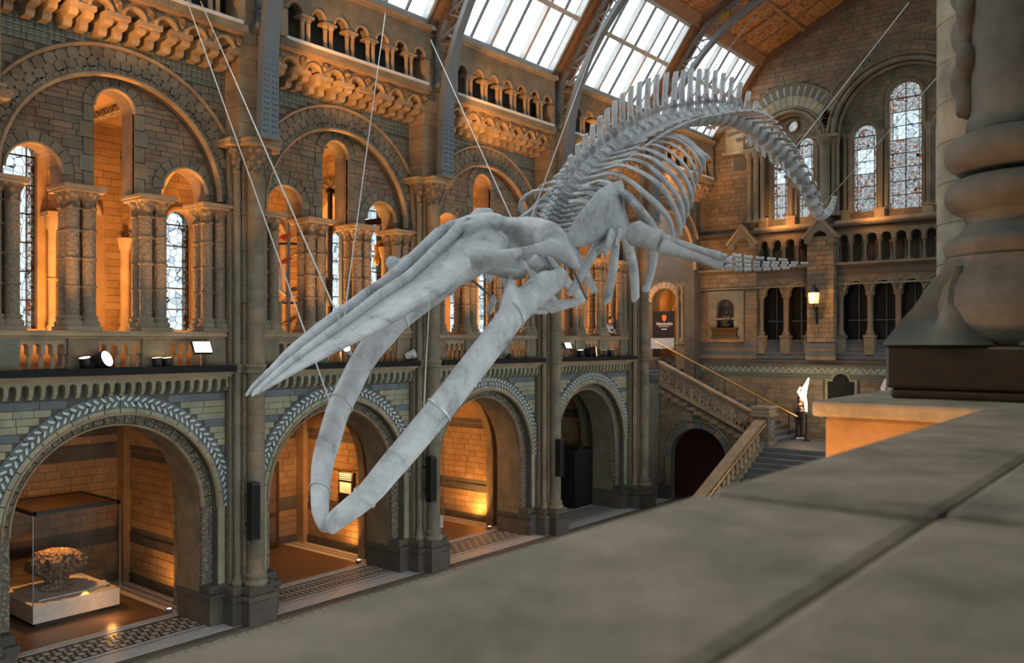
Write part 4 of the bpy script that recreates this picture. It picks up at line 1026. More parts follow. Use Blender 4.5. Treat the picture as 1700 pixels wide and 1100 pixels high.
# tall arcade with stepped sills
for a, b, cs, h in ((-15.3, -12.95, [-14.62, -13.53], .41), (-11.85, -6.3, mid, .43)):
    m = MB(); m.prism(fr, notched(a, b, 8.62, 9.4, [(c, h, 8.7) for c in cs]), -.5, -.08); m.build('arcade_wall', 'pier_stone', WE)
    m = MB(); m.fbox(fr, a, b, 6.5, 9.4, -.72, -.66); m.build('dark_glazing', 'dark_pane', WE)
    for c in cs:
        ring(fr, c, 8.7, h, h + .13, -.1, -.04, 13, 'pier_stone', WE, parts=False, name='dentil')
        hood(fr, c, 8.7, h, 0, math.pi, roll(.05, .06, -.08), 12).build('arch_moulding', 'pale_stone', WE, 50)
        hood(fr, c, 8.7, h + .16, 0, math.pi, roll(.06, .06, -.08), 12).build('arch_moulding', 'pier_stone', WE, 50)
        m = MB(); m.fbox(fr, c - .02, c + .02, 6.5, 9.0, -.62, -.58); m.fbox(fr, c - h, c + h, 7.5, 7.54, -.62, -.58); m.build('glazing_bars', 'stair_grey', WE)
    xs = [a + .1] + [(cs[i] + cs[i + 1]) / 2 for i in range(len(cs) - 1)] + [b - .1]
    for x in xs:
        shaftcol(x, .11, 6.9, 8.66, -.24, 'arcade_column', 'shaft_carved', .3)
        m = MB(); m.fbox(fr, x - .2, x + .2, 6.1, 6.9, -.42, -.05); m.fbox(fr, x - .23, x + .23, 6.8, 6.9, -.45, -.02); m.build('column_pedestal', 'wall_stone', WE, bevel=.015)
    for i in range(5):
        m = MB(); m.fbox(fr, a, b, 5.86 + i * .17, 5.86 + (i + 1) * .17 + .0, -.7, .0 - i * .11); m.build('sill_step', 'stair_grey', WE)
# doorway to the treasures room, at the end of the gallery
for x in (-19.1, -18.85, -18.5, -18.22): shaftcol(x, .1, 6.6, 9.2, .08, 'door_shaft', 'pier_stone', .3)
m = MB(); m.fbox(fr, -19.15, -18.1, 5.0, 6.6, 0, .22); m.fbox(fr, -19.2, -18.05, 6.5, 6.62, 0, .26); m.fbox(fr, -19.2, -18.05, 9.2, 9.36, 0, .26); m.build('door_pedestal', 'wall_stone', WE)
ring(fr, -19.85, 8.5, .66, .95, 0, .08, 11, 'buff_stone', WE)
m = MB(); m.fbox(fr, -20.8, -18.9, 5.6, 9.6, -2.2, -2.0); m.fbox(fr, -20.8, -20.6, 5.6, 9.6, -2.1, -.7); m.fbox(fr, -19.1, -18.9, 5.6, 9.6, -2.1, -.7); m.fbox(fr, -20.8, -18.9, 9.4, 9.6, -2.1, -.7); m.fbox(fr, -20.8, -18.9, 5.6, 5.8, -2.1, -.7); m.build('door_passage', 'alcove_brick', WE)
hood(fr, -19.85, 8.0, .6, 0, math.pi, roll(.2, .15, -1.95), 14).build('inner_arch', 'buff_stone', WE, 50)
lamp('POINT', 'passage_lamp', (-19.85, YE + 1.0, 8.6), 25, size=.15)

# ================================================================== STAIRS
SLP = .467; XB = -13.2; ZL = 2.6
st = thing('staircase', 'dark grey stone staircase rising from the hall to a landing and up to the gallery', 'staircase', (-13.2, 31.9, 0))
for i in range(20):
    m = MB(); x1 = XB - .35 * i; m.box((x1 - .36, 32.05, max(0, ZL + .163 * i - .3)), (x1, 35.65, ZL + .163 * (i + 1) - .02)); m.box((x1 - .36, 32.05, ZL + .163 * (i + 1) - .03), (x1 + .03, 35.65, ZL + .163 * (i + 1))); m.build('step', 'stair_grey', st)
m = MB(); m.box((XB - .02, 31.25, 2.2), (-5.4, 35.66, ZL)); m.build('landing', 'stair_grey', st)
for i in range(15):
    m = MB(); y1 = 31.28 - .35 * i; z = ZL - .163 * (i + 1); m.box((-13.15, y1 - .36, max(0, z - .32)), (-5.45, y1, z - .02)); m.box((-13.15, y1 - .39, z - .03), (-5.45, y1, z)); m.build('step', 'stair_grey', st)
SW = struct('wall_stair'); fs = Fr('S')
m = MB(); m.prism(fs, [(-18, 0), (-17.45, 0)] + arch(-16.2, 1.25, 0, 1.8)[1:-1] + [(-14.95, 0), (-13.5, 0), (-13.5, 2.62), (-18, 4.78)], -.35, 0); m.build('stair_wall', 'mortar', SW)
bl = brick_list(-18, -13.5, .7, 4.7, .19, .3, .55, circles=[(-16.2, 1.8, 1.58, 0)], poly_x=lambda z: (-17.98, min(-13.52, -13.5 - (z + .12 - 2.62) / .48)) if z > 2.5 else (-17.98, -13.52))
lay(fs, bl, 'end_brick', SW, 0, .02, 110, key=lambda b: -(b[1] - b[0]))
ring(fs, -16.2, 1.8, 1.26, 1.5, 0, .06, 13, 'blue_stone', SW, mats=['blue_stone', 'wall_stone'])
hood(fs, -16.2, 1.8, 1.55, 0, math.pi, roll(.08, .09, 0)).build('hood_mould', 'pier_stone', SW, 50)
m = MB(); m.fbox(fs, -18, -17.46, 0, .6, 0, .12); m.fbox(fs, -14.94, -13.5, 0, .6, 0, .12); m.build('plinth', 'dark_stone', SW)
m = MB(); m.fbox(fs, -17.7, -17.46, .6, 1.8, 0, .05); m.fbox(fs, -14.94, -14.7, .6, 1.8, 0, .05); m.build('jamb_strip', 'wall_stone', SW)
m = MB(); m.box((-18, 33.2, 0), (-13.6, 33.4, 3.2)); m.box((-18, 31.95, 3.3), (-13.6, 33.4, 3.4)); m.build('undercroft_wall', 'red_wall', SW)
for i in range(13):
    x = -13.55 - .35 * i; m = MB(); m.fbox(fs, x - .35, x - .02, 2.48 + .163 * i, 2.62 + .163 * i, 0, .1); m.build('stepped_course', 'buff_stone', SW)
def shear(base, slope, s_ref, y0=31.9):
    def f(s, z, o): return (s, y0 - o, z + base + (s_ref - s) * slope)
    return f
sb = thing('stair_balustrade', 'carved stone balustrade sloping along the upper stair flight', 'balustrade', (-15.8, 31.9, 3.8))
fsh = shear(ZL + .1, SLP, -13.5)
m = MB(); m.fbox(fsh, -18.0, -13.6, .0, .14, -.12, .08); m.build('bottom_rail', 'buff_stone', sb)
m = MB(); m.fbox(fsh, -18.0, -13.6, .86, .93, -.16, .14); m.fbox(fsh, -18.0, -13.6, .93, 1.03, -.2, .18); m.build('hand_rail', 'buff_stone', sb, bevel=.03)
n = 12; p = 4.2 / n
m = MB(); m.prism(fsh, notched(-17.9, -13.7, .52, .87, [(-17.9 + p * (i + .5), .11, .66) for i in range(n)]), -.08, .05); m.build('arched_panel', 'buff_stone', sb)
for i in range(n + 1):
    x = -17.9 + p * i; z = ZL + .1 + (-13.5 - x) * SLP
    m = MB(); m.lathe([(.08, .12), (.08, .18), (.05, .2), (.075, .3), (.045, .42), (.045, .48), (.075, .53)], (x, 31.9, z), 10); m.build('baluster', 'buff_stone', sb, 50)
    if i < n:
        m = MB(); xx = x + p / 2; m.fbox(fsh, xx - .03, xx + .03, .14, .55, -.03, .03); m.fbox(fsh, xx - .09, xx + .09, .3, .38, -.03, .03); m.build('tracery_bar', 'buff_stone', sb)
nw = thing('newel_post', 'square carved stone newel post at the turn of the staircase', 'newel post', (-13.35, 31.85, 0))
m = MB(); m.box((-13.68, 31.5, 0), (-13.02, 32.15, 2.75)); m.box((-13.74, 31.44, 2.6), (-12.96, 32.21, 2.78)); m.box((-13.66, 31.52, 2.78), (-13.04, 32.13, 3.75)); m.build('shaft', 'wall_stone', nw, bevel=.02)
m = MB(); m.box((-13.76, 31.42, 3.72), (-12.94, 32.23, 3.84)); m.box((-13.7, 31.48, 3.84), (-13.0, 32.17, 4.0)); m.box((-13.74, 31.44, 4.0), (-12.96, 32.21, 4.12)); m.build('cap', 'buff_stone', nw, bevel=.03)
m = MB(); m.box((-13.56, 31.48, 2.95), (-13.14, 31.53, 3.6)); m.box((-13.04, 31.6, 2.95), (-13.0, 32.05, 3.6)); m.build('carved_panel', 'carved_pale', nw)
lb = thing('stair_balustrade', 'stone balustrade with broad rail descending towards the hall floor', 'balustrade', (-13.35, 28.5, 1.2))
def rl(y): return 3.55 - (31.4 - y) * .44
m = MB()
for a, b, w, h in ((rl(31.45), rl(25.4), .42, .13),): m.beam((-13.35, 31.45, a), (-13.35, 25.4, b), w, h)
m.beam((-13.35, 31.45, rl(31.45) - .1), (-13.35, 25.4, rl(25.4) - .1), .3, .1); m.build('hand_rail', 'buff_stone', lb, bevel=.03)
m = MB(); m.hexa([(-13.55, 25.4, 0), (-13.15, 25.4, 0), (-13.15, 31.4, 0), (-13.55, 31.4, 0), (-13.55, 25.4, rl(25.4) - .85), (-13.15, 25.4, rl(25.4) - .85), (-13.15, 31.4, rl(31.4) - .85), (-13.55, 31.4, rl(31.4) - .85)]); m.build('string_wall', 'wall_stone', lb)
for i in range(16):
    y = 31.2 - i * .37; z = rl(y) - .87
    m = MB(); m.lathe([(.085, 0), (.085, .08), (.05, .12), (.085, .3), (.05, .52), (.05, .6), (.085, .7), (.085, .76)], (-13.35, y, z), 10); m.build('baluster', 'buff_stone', lb, 50)
m = MB(); m.tube([(-13.0, 31.2, rl(31.2) + .02), (-13.0, 25.5, rl(25.5) + .02)], .03, 8); m.build('brass_rail', 'brass', lb, 50)
hr = thing('brass_handrail', 'thin brass handrail on posts along the upper stair flight', 'handrail', (-16, 34.0, 4))
def rz(x): return 3.57 + (-12.85 - x) * SLP
m = MB(); m.tube([(-19.4, 34.0, rz(-19.4)), (-12.85, 34.0, rz(-12.85))], .045, 8); m.build('rail', 'brass', hr, 50)
for x in (-18.8, -17.4, -16.0, -14.6, -13.2):
    m = MB(); m.tube([(x, 34.0, rz(x)), (x, 34.0, rz(x) - .93)], .025, 6); m.build('post', 'black_metal', hr, 50)

# ================================================================== NEAR GALLERY: parapet, pedestal, column, pier shaft
ZT = H - .335
pp = thing('parapet', 'broad worn stone parapet with jointed coping running along the near gallery', 'parapet', (-.4, 1.7, 5.2))
for a, b in ((-3.2, -.4), (-.4, 1.73), (1.73, 4.80)):
    for x0, x1, dz in ((-.886, -.405, 0), (-.395, .28, .012)):
        m = MB(); m.box((x0, a + .07, ZT - .22), (x1, b - .0, ZT + dz)); m.build('coping_slab', 'near_stone', pp, bevel=.025)
m = MB(); m.box((-.88, -3.2, ZT - .25), (.27, 4.8, ZT - .035)); m.build('joint_mortar', 'dark_stone', pp)
m = MB(); m.box((-.78, -3.2, 5.0), (.2, 4.86, ZT - .21)); m.build('parapet_wall', 'near_stone', pp)
pd = thing('pedestal', 'warm-lit stone pedestal block carrying the large near column', 'pedestal', (-1.0, 6.2, 5.0))
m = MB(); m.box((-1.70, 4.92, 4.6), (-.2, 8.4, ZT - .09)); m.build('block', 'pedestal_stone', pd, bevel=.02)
m = MB(); m.box((-1.76, 4.87, ZT - .09), (-.1, 8.5, ZT)); m.build('top_slab', 'near_stone', pd, bevel=.02)
cx_, cy_ = -.86, 6.03
nc = thing('near_column', 'large dark stone column with stacked round mouldings on a square block', 'column', (cx_, cy_, ZT))
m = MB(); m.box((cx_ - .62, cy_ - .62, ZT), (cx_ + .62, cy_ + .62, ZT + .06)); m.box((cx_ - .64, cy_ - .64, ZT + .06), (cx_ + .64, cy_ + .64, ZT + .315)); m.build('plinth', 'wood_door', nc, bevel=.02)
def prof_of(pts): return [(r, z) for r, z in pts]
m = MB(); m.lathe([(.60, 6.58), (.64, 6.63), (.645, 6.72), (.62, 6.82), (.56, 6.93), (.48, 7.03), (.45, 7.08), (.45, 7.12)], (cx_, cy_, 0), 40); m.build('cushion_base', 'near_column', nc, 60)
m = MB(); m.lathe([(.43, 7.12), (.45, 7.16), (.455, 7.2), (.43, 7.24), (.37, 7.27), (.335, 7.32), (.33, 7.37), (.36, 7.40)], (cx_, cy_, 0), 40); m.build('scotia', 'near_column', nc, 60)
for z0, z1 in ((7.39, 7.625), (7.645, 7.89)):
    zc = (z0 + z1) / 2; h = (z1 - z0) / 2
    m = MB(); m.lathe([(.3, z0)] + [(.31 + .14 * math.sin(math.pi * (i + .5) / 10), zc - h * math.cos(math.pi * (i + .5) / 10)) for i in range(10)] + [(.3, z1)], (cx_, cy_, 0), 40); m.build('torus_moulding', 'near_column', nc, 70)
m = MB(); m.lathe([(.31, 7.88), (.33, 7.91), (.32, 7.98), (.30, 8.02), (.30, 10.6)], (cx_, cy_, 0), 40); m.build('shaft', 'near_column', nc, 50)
for sx in (-1, 1):
    for sy in (-1, 1):     # ridged leaf spurs from the cushion down to the corners of the block
        a0 = math.atan2(sy, sx); c = Vector((cx_, cy_, 0)); rings = []; NP = 13
        for ui in range(9):
            u = ui / 8; outer = []; inner = []
            for q in range(NP):
                f = -1 + 2 * q / (NP - 1); ph = a0 + f * math.radians(40) * (.25 + .75 * u)
                rr_ = .45 + ((.60 + .27 * (1 - abs(f) ** .8)) - .45) * u ** 1.25 + .085 * math.sin(math.pi * min(1, u * .8 + .1)) * abs(math.cos(f * math.pi * 1.5)) + .03
                z = 7.06 - .475 * u ** .85
                outer.append(c + Vector((rr_ * math.cos(ph), rr_ * math.sin(ph), z))); inner.append(c + Vector(((rr_ - .12) * math.cos(ph), (rr_ - .12) * math.sin(ph), z - .02)))
            rings.append(outer + inner[::-1])
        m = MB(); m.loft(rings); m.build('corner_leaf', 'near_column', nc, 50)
# climbing carved foliage figure on the shaft
m = MB(); d0 = Vector((-.75, -.66, 0)).normalized(); q0 = Vector((-d0.y, d0.x, 0)); c = Vector((cx_, cy_, 0))
def sp_(a, z, r=.31): v = d0 * math.cos(a) + q0 * math.sin(a); return c + v * r + Vector((0, 0, z))
for base, amp, ph in ((.55, .18, 0), (.35, .2, 1.6), (.8, .1, 3.0)):
    pts = [sp_(-base + amp * math.sin(z * 4.2 + ph), z, .32) for z in [8.03 + i * .09 for i in range(26)]]
    m.tube(pts, [.045 + .025 * abs(math.sin(i * .9 + ph)) for i in range(26)], 8)
for z in (8.25, 8.55, 8.8, 9.1, 9.4, 9.7):
    m.ball(sp_(-.5 + .15 * math.sin(z * 5), z, .33), (.09, .08, .13), 10, 7); m.ball(sp_(-.25, z + .12, .33), (.07, .06, .09), 8, 6)
remeshed(m, 'carved_figure', 'near_column', nc, .018, 2)
ps = thing('pier_shaft', 'plain round jointed stone shaft rising behind the near column', 'column', (-1.26, 7.4, ZT))
z = ZT; i = 0
while z < 11.2:
    m = MB(); e = z + .31; m.lathe([(.392, z), (.4, z + .008), (.4, e - .008), (.392, e)], (-1.26, 7.4, 0), 40); m.build('drum', 'near_stone', ps, 40); z = e

# near gallery shell: back wall, vault, floor and the nave wall above the arches
WS = struct('wall_south')
m = MB(); m.box((-24, -8, -.2), (6, -7.5, 22)); m.build('entrance_wall', 'wall_stone', WS)
WR = struct('wall_right')
m = MB(); m.box((4.6, -7, 4.6), (5.0, YE, 12.0)); m.build('gallery_back_wall', 'near_stone', WR)
m = MB(); m.box((-.55, -7, 11.2), (5.0, YE, 11.5)); m.build('gallery_vault', 'near_stone', WR)
m = MB(); m.box((-.9, -7, 11.2), (-.5, YE, 15.6)); m.build('upper_wall', 'wall_stone', WR)
m = MB(); m.box((-.2, -7, 4.6), (5.0, YE, 5.0)); fg = m.build('floor', 'near_stone'); fg['kind'] = 'structure'
# ================================================================== WHALE SKELETON
XW = -9.3
wh = thing('whale_skeleton', 'huge grey whale skeleton hanging in a dive with jaws open', 'whale skeleton', (XW, 12.3, 8.6))
def cr(pts, n):
    """Catmull-Rom resample of a list of tuples by arc length"""
    P = [Vector(p) for p in pts]; out = []
    Q = [P[0] * 2 - P[1]] + P + [P[-1] * 2 - P[-2]]
    for i in range(1, len(Q) - 2):
        for k in range(12):
            t = k / 12; a, b, c, d = Q[i - 1], Q[i], Q[i + 1], Q[i + 2]
            out.append(.5 * ((2 * b) + (c - a) * t + (2 * a - 5 * b + 4 * c - d) * t * t + (3 * b - a - 3 * c + d) * t ** 3))
    out.append(P[-1]); L = [0]
    for a, b in zip(out[:-1], out[1:]): L.append(L[-1] + (b - a).length)
    res = []; j = 0
    for i in range(n):
        s = L[-1] * i / (n - 1)
        while j < len(L) - 2 and L[j + 1] < s: j += 1
        f = (s - L[j]) / max(1e-9, L[j + 1] - L[j]); res.append(out[j].lerp(out[j + 1], f))
    return res, L[-1]
SPX = [(908, 388), (915, 374), (925, 352), (935, 330), (948, 310), (962, 292), (980, 276), (1000, 260), (1025, 242), (1050, 226), (1075, 214), (1105, 203), (1130, 199), (1157, 194.5), (1184.5, 192), (1212, 195), (1234, 204), (1253, 217), (1269, 230), (1283, 241), (1299, 254.5), (1311, 271), (1321, 284.5), (1332, 301), (1341, 317), (1348, 333.6), (1354, 347), (1362, 357), (1373, 353), (1381, 342), (1385, 328)]
spine3 = [onX(x, y, XW) for x, y in SPX]
dense, SL_ = cr(spine3, 700)
def spine_at(s):
    u = max(0, min(1, s / SL_)) * 699; i = min(698, int(u)); p = dense[i].lerp(dense[i + 1], u - i)
    a = dense[max(0, i - 9)]; b = dense[min(699, i + 10)]; t = (b - a).normalized()
    n = Vector((1, 0, 0)).cross(t).normalized()
    if n.z < 0 and s < SL_ * .9: n = -n
    return p, t, n
def smooth_pw(s, tab):
    for (a, va), (b, vb) in zip(tab[:-1], tab[1:]):
        if s <= b: f = max(0, (s - a) / (b - a)); return va + (vb - va) * f
    return tab[-1][1]
# positions along the spine: short neck bones, then growing, shrinking again in the tail
pos = []; s = .06
while s < SL_ - .02:
    pos.append(s); s += smooth_pw(s, [(0, .11), (.7, .13), (.95, .25), (2, .29), (3.5, .34), (5, .40), (8, .43), (10.5, .48), (14.3, .48), (15.2, .36), (16, .22), (17.3, .14)])
EX = Vector((1, 0, 0))
def plate(m, base, d1, d2, L, w0, w1, wt, th, lean=0, n=6, up=None):
    """flat tapering bony process: base point, length direction d1, width direction d2"""
    th_d = d1.cross(d2).normalized(); rings = []
    for i in range(n + 1):
        u = i / n; w = w0 + (w1 - w0) * min(1, u / .5) if u < .5 else w1 + (wt - w1) * (u - .5) / .5
        if i == n: w *= .75
        c = base + d1 * (L * u) + d2 * (lean * L * u * u)
        t2 = th * (1 - .3 * u)
        rings.append([c - d2 * w, c - d2 * w * .6 + th_d * t2, c + d2 * w * .6 + th_d * t2, c + d2 * w, c + d2 * w * .6 - th_d * t2, c - d2 * w * .6 - th_d * t2])
    m.loft(rings)
NV = len(pos)
for i, s in enumerate(pos):
    p, t, n = spine_at(s)
    gap = (pos[i + 1] - s) if i + 1 < NV else .12
    rc = smooth_pw(s, [(0, .15), (1.5, .155), (5, .19), (9, .235), (12, .25), (14.5, .22), (16, .14), (17.3, .07)])
    hs = smooth_pw(s, [(0, .30), (.8, .26), (1.6, .5), (2.6, .72), (4, .98), (6.5, 1.12), (8, 1.1), (9.2, 1.0), (10.2, .8), (11.4, .58), (12.5, .46), (14, .36), (15.5, .2), (17.3, .07)])
    tl = smooth_pw(s, [(0, .42), (.9, .5), (2.2, .62), (5, .78), (8, .8), (9.5, .66), (10.8, .45), (12, .32), (13.5, .22), (15, .1), (17.3, .0)])
    m = MB(); L = gap * (.66 if s > 1.2 else .6) / 2; K = 14
    rings = []
    for a, r in ((-1, .93), (-.85, 1.02), (-.6, .98), (-.2, .74), (.2, .74), (.6, .98), (.85, 1.02), (1, .93)):
        rings.append([p + t * (a * L) + EX * (rc * r * 1.06 * math.cos(2 * math.pi * q / K)) + n * (rc * r * math.sin(2 * math.pi * q / K)) for q in range(K)])
    m.loft(rings)
    if hs > rc + .04:
        w = min(gap * .34, .105) if s < 4 else min(gap * .28, .11)
        lean = smooth_pw(s, [(0, .0), (2, .35), (6, .25), (9, .1), (12, .25), (17, .3)])
        plate(m, p + n * (rc * .7), (n + t * .12).normalized(), t, hs - rc * .7, w * 1.25, w * .62, w * .95, .04 + rc * .1, lean)
        # neural arch and forward facing articular knobs
        for sd in (-1, 1):
            plate(m, p + n * (rc * 1.5) + EX * (sd * rc * .4), (-t + n * .9 + EX * sd * .25).normalized(), EX, min(.26, hs * .3), .05, .055, .05, .035, 0, 3)
    if tl > .06:
        tw = gap * (.27 if s > 1.0 else .25); droop = smooth_pw(s, [(0, -.25), (1.2, -.1), (3, .12), (6, .0), (9, -.08), (12, -.1)])
        for sd in (-1, 1):
            plate(m, p + EX * (sd * rc * .8), (EX * sd + n * droop - t * (.12 if s > 2 else -.05)).normalized(), t, tl, tw * .8, tw * .6, tw * 1.25, .035, .25)
    if 9.3 < s < 14.2 and i % 1 == 0:      # chevron bones under the tail
        h = smooth_pw(s, [(9.3, .3), (11, .3), (14.2, .12)])
        plate(m, p - n * (rc * .9) + t * (gap * .45), (-n + t * .35).normalized(), t, h, gap * .2, gap * .2, gap * .28, .03, .2, 4)
    m.build('vertebra', 'bone', wh, 45)
# long steel bar beside the spine
for sd in (1, -1):
    m = MB(); pts = []
    for q in range(40):
        s = 2.0 + q * (9.5 - 2.0) / 39; p, t, n = spine_at(s); tl = smooth_pw(s, [(0, .42), (2.2, .62), (5, .78), (8, .8), (9.5, .66)]); pts.append(p + EX * (sd * (tl + .12)) - n * .03)
    m.tube(pts, .03, 6); m.build('support_bar', 'bone', wh, 50)
# ribs
RIBS = [[(945, 335), (975, 335), (995, 355), (998, 390), (982, 425), (966, 455), (946, 488)], [(952, 322), (985, 322), (1010, 345), (1022, 380), (1020, 420), (1016, 458), (1008, 500)],
        [(960, 315), (995, 312), (1022, 330), (1036, 365), (1043, 405), (1052, 448), (1055, 495)], [(967, 310), (1000, 305), (1035, 320), (1064, 350), (1081, 390), (1085, 432), (1072, 482)],
        [(975, 306), (1000, 300), (1020, 309), (1037, 325), (1058, 343), (1080, 367), (1096, 393)], [(988, 293), (1016, 288), (1042, 298), (1068, 319), (1094, 343), (1112, 367), (1118, 396)],
        [(1004, 280), (1034, 274), (1068, 288), (1094, 307), (1115, 336), (1127, 366), (1129, 390)], [(1021, 268), (1053, 265), (1082, 279), (1108, 305), (1127, 331), (1134, 357), (1134, 376)],
        [(1032, 259), (1068, 258), (1096, 272), (1124, 300), (1138, 331), (1141, 345), (1141, 358)], [(1046, 249), (1072, 247), (1105, 263), (1134, 291), (1145, 315), (1148, 329), (1147, 342)],
        [(1060, 241), (1091, 241), (1124, 260), (1143, 284), (1150, 303), (1152, 314), (1151, 326)], [(1080, 234), (1110, 237), (1136, 253), (1151, 275), (1155, 290), (1156, 298), (1156, 308)],
        [(1091, 227), (1120, 229), (1146, 246), (1157, 263), (1162, 274), (1163, 283), (1163, 290)], [(1102, 223), (1130, 228), (1151, 243), (1162, 256), (1167, 264), (1169, 270), (1169, 277)], [(1110, 219), (1138, 228), (1155, 243), (1166, 253), (1171, 258), (1174, 261), (1176, 264)]]
for i, rp6 in enumerate(RIBS):
    prof = [.5, .8, 1.02, 1.08, 1.02, .88, .62] if i < 4 else [.55, .95, 1.28, 1.45, 1.45, 1.32, 1.12]
    for sd in (1, -1):
        ctl = []
        for (x, y), o in zip(rp6, prof):
            q = onX(x, y, XW + o); ctl.append((XW + (o if sd > 0 else -o * ((.3, .45, .85, .95, .95, .95, .95)[len(ctl)] if i < 4 else (.6 if i < 8 else .9))), q.y, q.z))
        pts, _ = cr(ctl, 19); wr = .10 if i < 4 else (.072 if i < 10 else .05)
        rad = [wr * (.55 + .45 * math.sin(math.pi * min(1, (q / 18) * .75 + .12)) + (.5 * (q / 18) if i < 4 else .12 * q / 18)) for q in range(19)]
        m = MB(); m.tube(pts, rad, 8, .5, ref=(0, 1, .35)); m.build('rib', 'bone', wh, 60)
# breastbone below the first ribs
m = MB(); m.ball((XW, 11.9, 7.25), (.42, .22, .1), 12, 8); m.tube([(XW, 11.9, 7.22), (XW, 12.35, 7.15)], [.12, .05], 8); m.build('breastbone', 'bone', wh, 60)
# shoulder blades
SCP = [(1033, 298), (1012, 304), (994, 315), (982, 332), (971, 350), (963, 368), (958, 385), (961, 404), (972, 409), (984, 408), (995, 401), (1003, 394), (1008, 396), (1004, 404), (999, 413), (1003, 424), (1009, 414), (1014, 404), (1018, 397), (1026, 398), (1034, 402), (1042, 398), (1049, 388), (1052, 377), (1045, 364), (1040, 348), (1037, 325), (1037, 305)]
for sd in (1, -1):
    pts = [onX(x, y, -7.95) for x, y in SCP]; cy = sum(p.y for p in pts) / len(pts); cz = sum(p.z for p in pts) / len(pts)
    m = MB(); N = len(pts)
    def bx(p, off):
        b = .16 * math.cos((p.y - cy) * 1.6) * math.cos((p.z - cz) * 1.3)
        x = -7.95 - .18 + b + (cz - p.z) * -.12 + off
        return Vector((x if sd > 0 else 2 * XW - x, p.y, p.z - (0 if sd > 0 else .38)))
    c0 = Vector((0, cy, cz)); lay_ = []
    for k, sc in enumerate((1.0, .96, .7, .4)):
        q = [Vector((0, cy + (p.y - cy) * sc, cz + (p.z - cz) * sc)) for p in pts]; lay_.append([bx(p, .0 if k == 0 else .035 + (.02 if k > 1 else 0)) for p in q])
    m.loft(lay_, cap=False); m.add(lay_[-1], [tuple(range(N))])
    back = []
    for k, sc in enumerate((1.0, .96, .5)):
        q = [Vector((0, cy + (p.y - cy) * sc, cz + (p.z - cz) * sc)) for p in pts]; back.append([bx(p, .0 if k == 0 else -.035) for p in q])
    m.loft(back, cap=False); m.add(back[-1], [tuple(range(N))])
    m.build('shoulder_blade', 'bone', wh, 60)
    def fx(x, y, X):
        p = onX(x, y, X)
        return p if sd > 0 else Vector((2 * XW - p.x, p.y, p.z))
    m = MB(); m.tube([fx(1016, 388, -7.9), fx(1010, 402, -7.85), fx(1004, 424, -7.8)], [.12, .09, .04], 8, .6); m.tube([fx(1030, 386, -7.9), fx(1024, 398, -7.85), fx(1022, 408, -7.82)], [.1, .06, .03], 8, .6); m.build('acromion', 'bone', wh, 60)
    a = fx(1046, 384, -7.85); b = fx(1097, 401, -7.3)
    m = MB(); m.tube([a, a.lerp(b, .18), a.lerp(b, .45), a.lerp(b, .75), a.lerp(b, .95), b], [.17, .235, .2, .185, .21, .17], 14, .8); m.build('upper_arm_bone', 'bone', wh, 60)
    for (x0, y0), (x1, y1), r, nm in (((1099, 408), (1203, 438), .135, 'radius_bone'), ((1100, 394), (1198, 425), .07, 'ulna_bone')):
        a = fx(x0, y0, -7.28); b = fx(x1, y1, -6.2); m = MB(); m.tube([a, a.lerp(b, .08), a.lerp(b, .3), a.lerp(b, .7), a.lerp(b, .93), b], [r * .9, r * 1.1, r * .8, r * .72, r * .95, r * .8], 12, .62); m.build(nm, 'bone', wh, 60)
    for x, y, r in ((1207, 432, .07), (1209, 441, .07), (1203, 424, .05), (1213, 436, .06), (1216, 443, .055), (1214, 428, .05)):
        m = MB(); m.ball(fx(x, y, -6.15), (r, r, r * .75), 10, 7); m.build('wrist_bone', 'bone', wh, 60)
    for path, nb in (([(1216, 424), (1255, 428), (1300, 431), (1312, 432)], 5), ([(1220, 431), (1262, 436), (1310, 436), (1345, 437)], 8), ([(1221, 440), (1265, 441), (1300, 441), (1325, 440)], 7), ([(1220, 447), (1250, 447), (1290, 446), (1315, 444)], 6)):
        P3, _ = cr([fx(x, y, -6.12 + (x - 1216) / 130 * 1.1) for x, y in path], nb * 8 + 1)
        for q in range(nb):
            seg = P3[q * 8:q * 8 + 7]; r = .042 * (1 - .55 * q / nb)
            m = MB(); m.tube([seg[0], seg[1], seg[3], seg[5], seg[6]], [r * .9, r * 1.1, r * .7, r * 1.05, r * .85], 8, .75); m.build('finger_bone', 'bone', wh, 60)
# skull: one remeshed bone
sk = thing('tmp', 'x', 'x'); bpy.data.objects.remove(sk)
m = MB()
st_ = [(6.22, 5.95, .05, .03, .03), (6.30, 6.0, .14, .05, .04), (6.73, 6.27, .37, .09, .06), (7.1, 6.48, .56, .12, .08), (7.44, 6.65, .68, .15, .1), (7.77, 6.82, .78, .18, .12), (8.28, 7.1, .83, .22, .16), (8.82, 7.34, .89, .27, .22), (9.18, 7.54, .94, .33, .26), (9.6, 7.75, 1.02, .42, .28), (9.95, 7.93, 1.0, .5, .28), (10.3, 8.1, .72, .54, .26), (10.7, 8.25, .5, .45, .22)]
ax = Vector((0, .90, .44)).normalized(); nm = Vector((0, -.44, .90))
rings = []
for Y, Z, w, up, dn in st_:
    c = Vector((XW, Y, Z)); r = []
    for f, h in ((-1, 0), (-.97, .25), (-.75, .42), (-.5, .56), (-.34, .55), (-.22, .7), (-.1, .1), (.1, .1), (.22, .7), (.34, .55), (.5, .56), (.75, .42), (.97, .25), (1, 0)): r.append(c + EX * (w * f) + nm * (up * h))
    for f, h in ((.9, -.35), (.6, -.75), (.25, -1.0), (0, -1.5), (-.25, -1.0), (-.6, -.75), (-.9, -.35)): r.append(c + EX * (w * f) + nm * (dn * h))
    rings.append(r)
m.loft(rings)
m.ball((XW, 11.1, 8.56), (.56, .98, .17), 20, 14, Matrix.Rotation(.12, 3, 'X'))
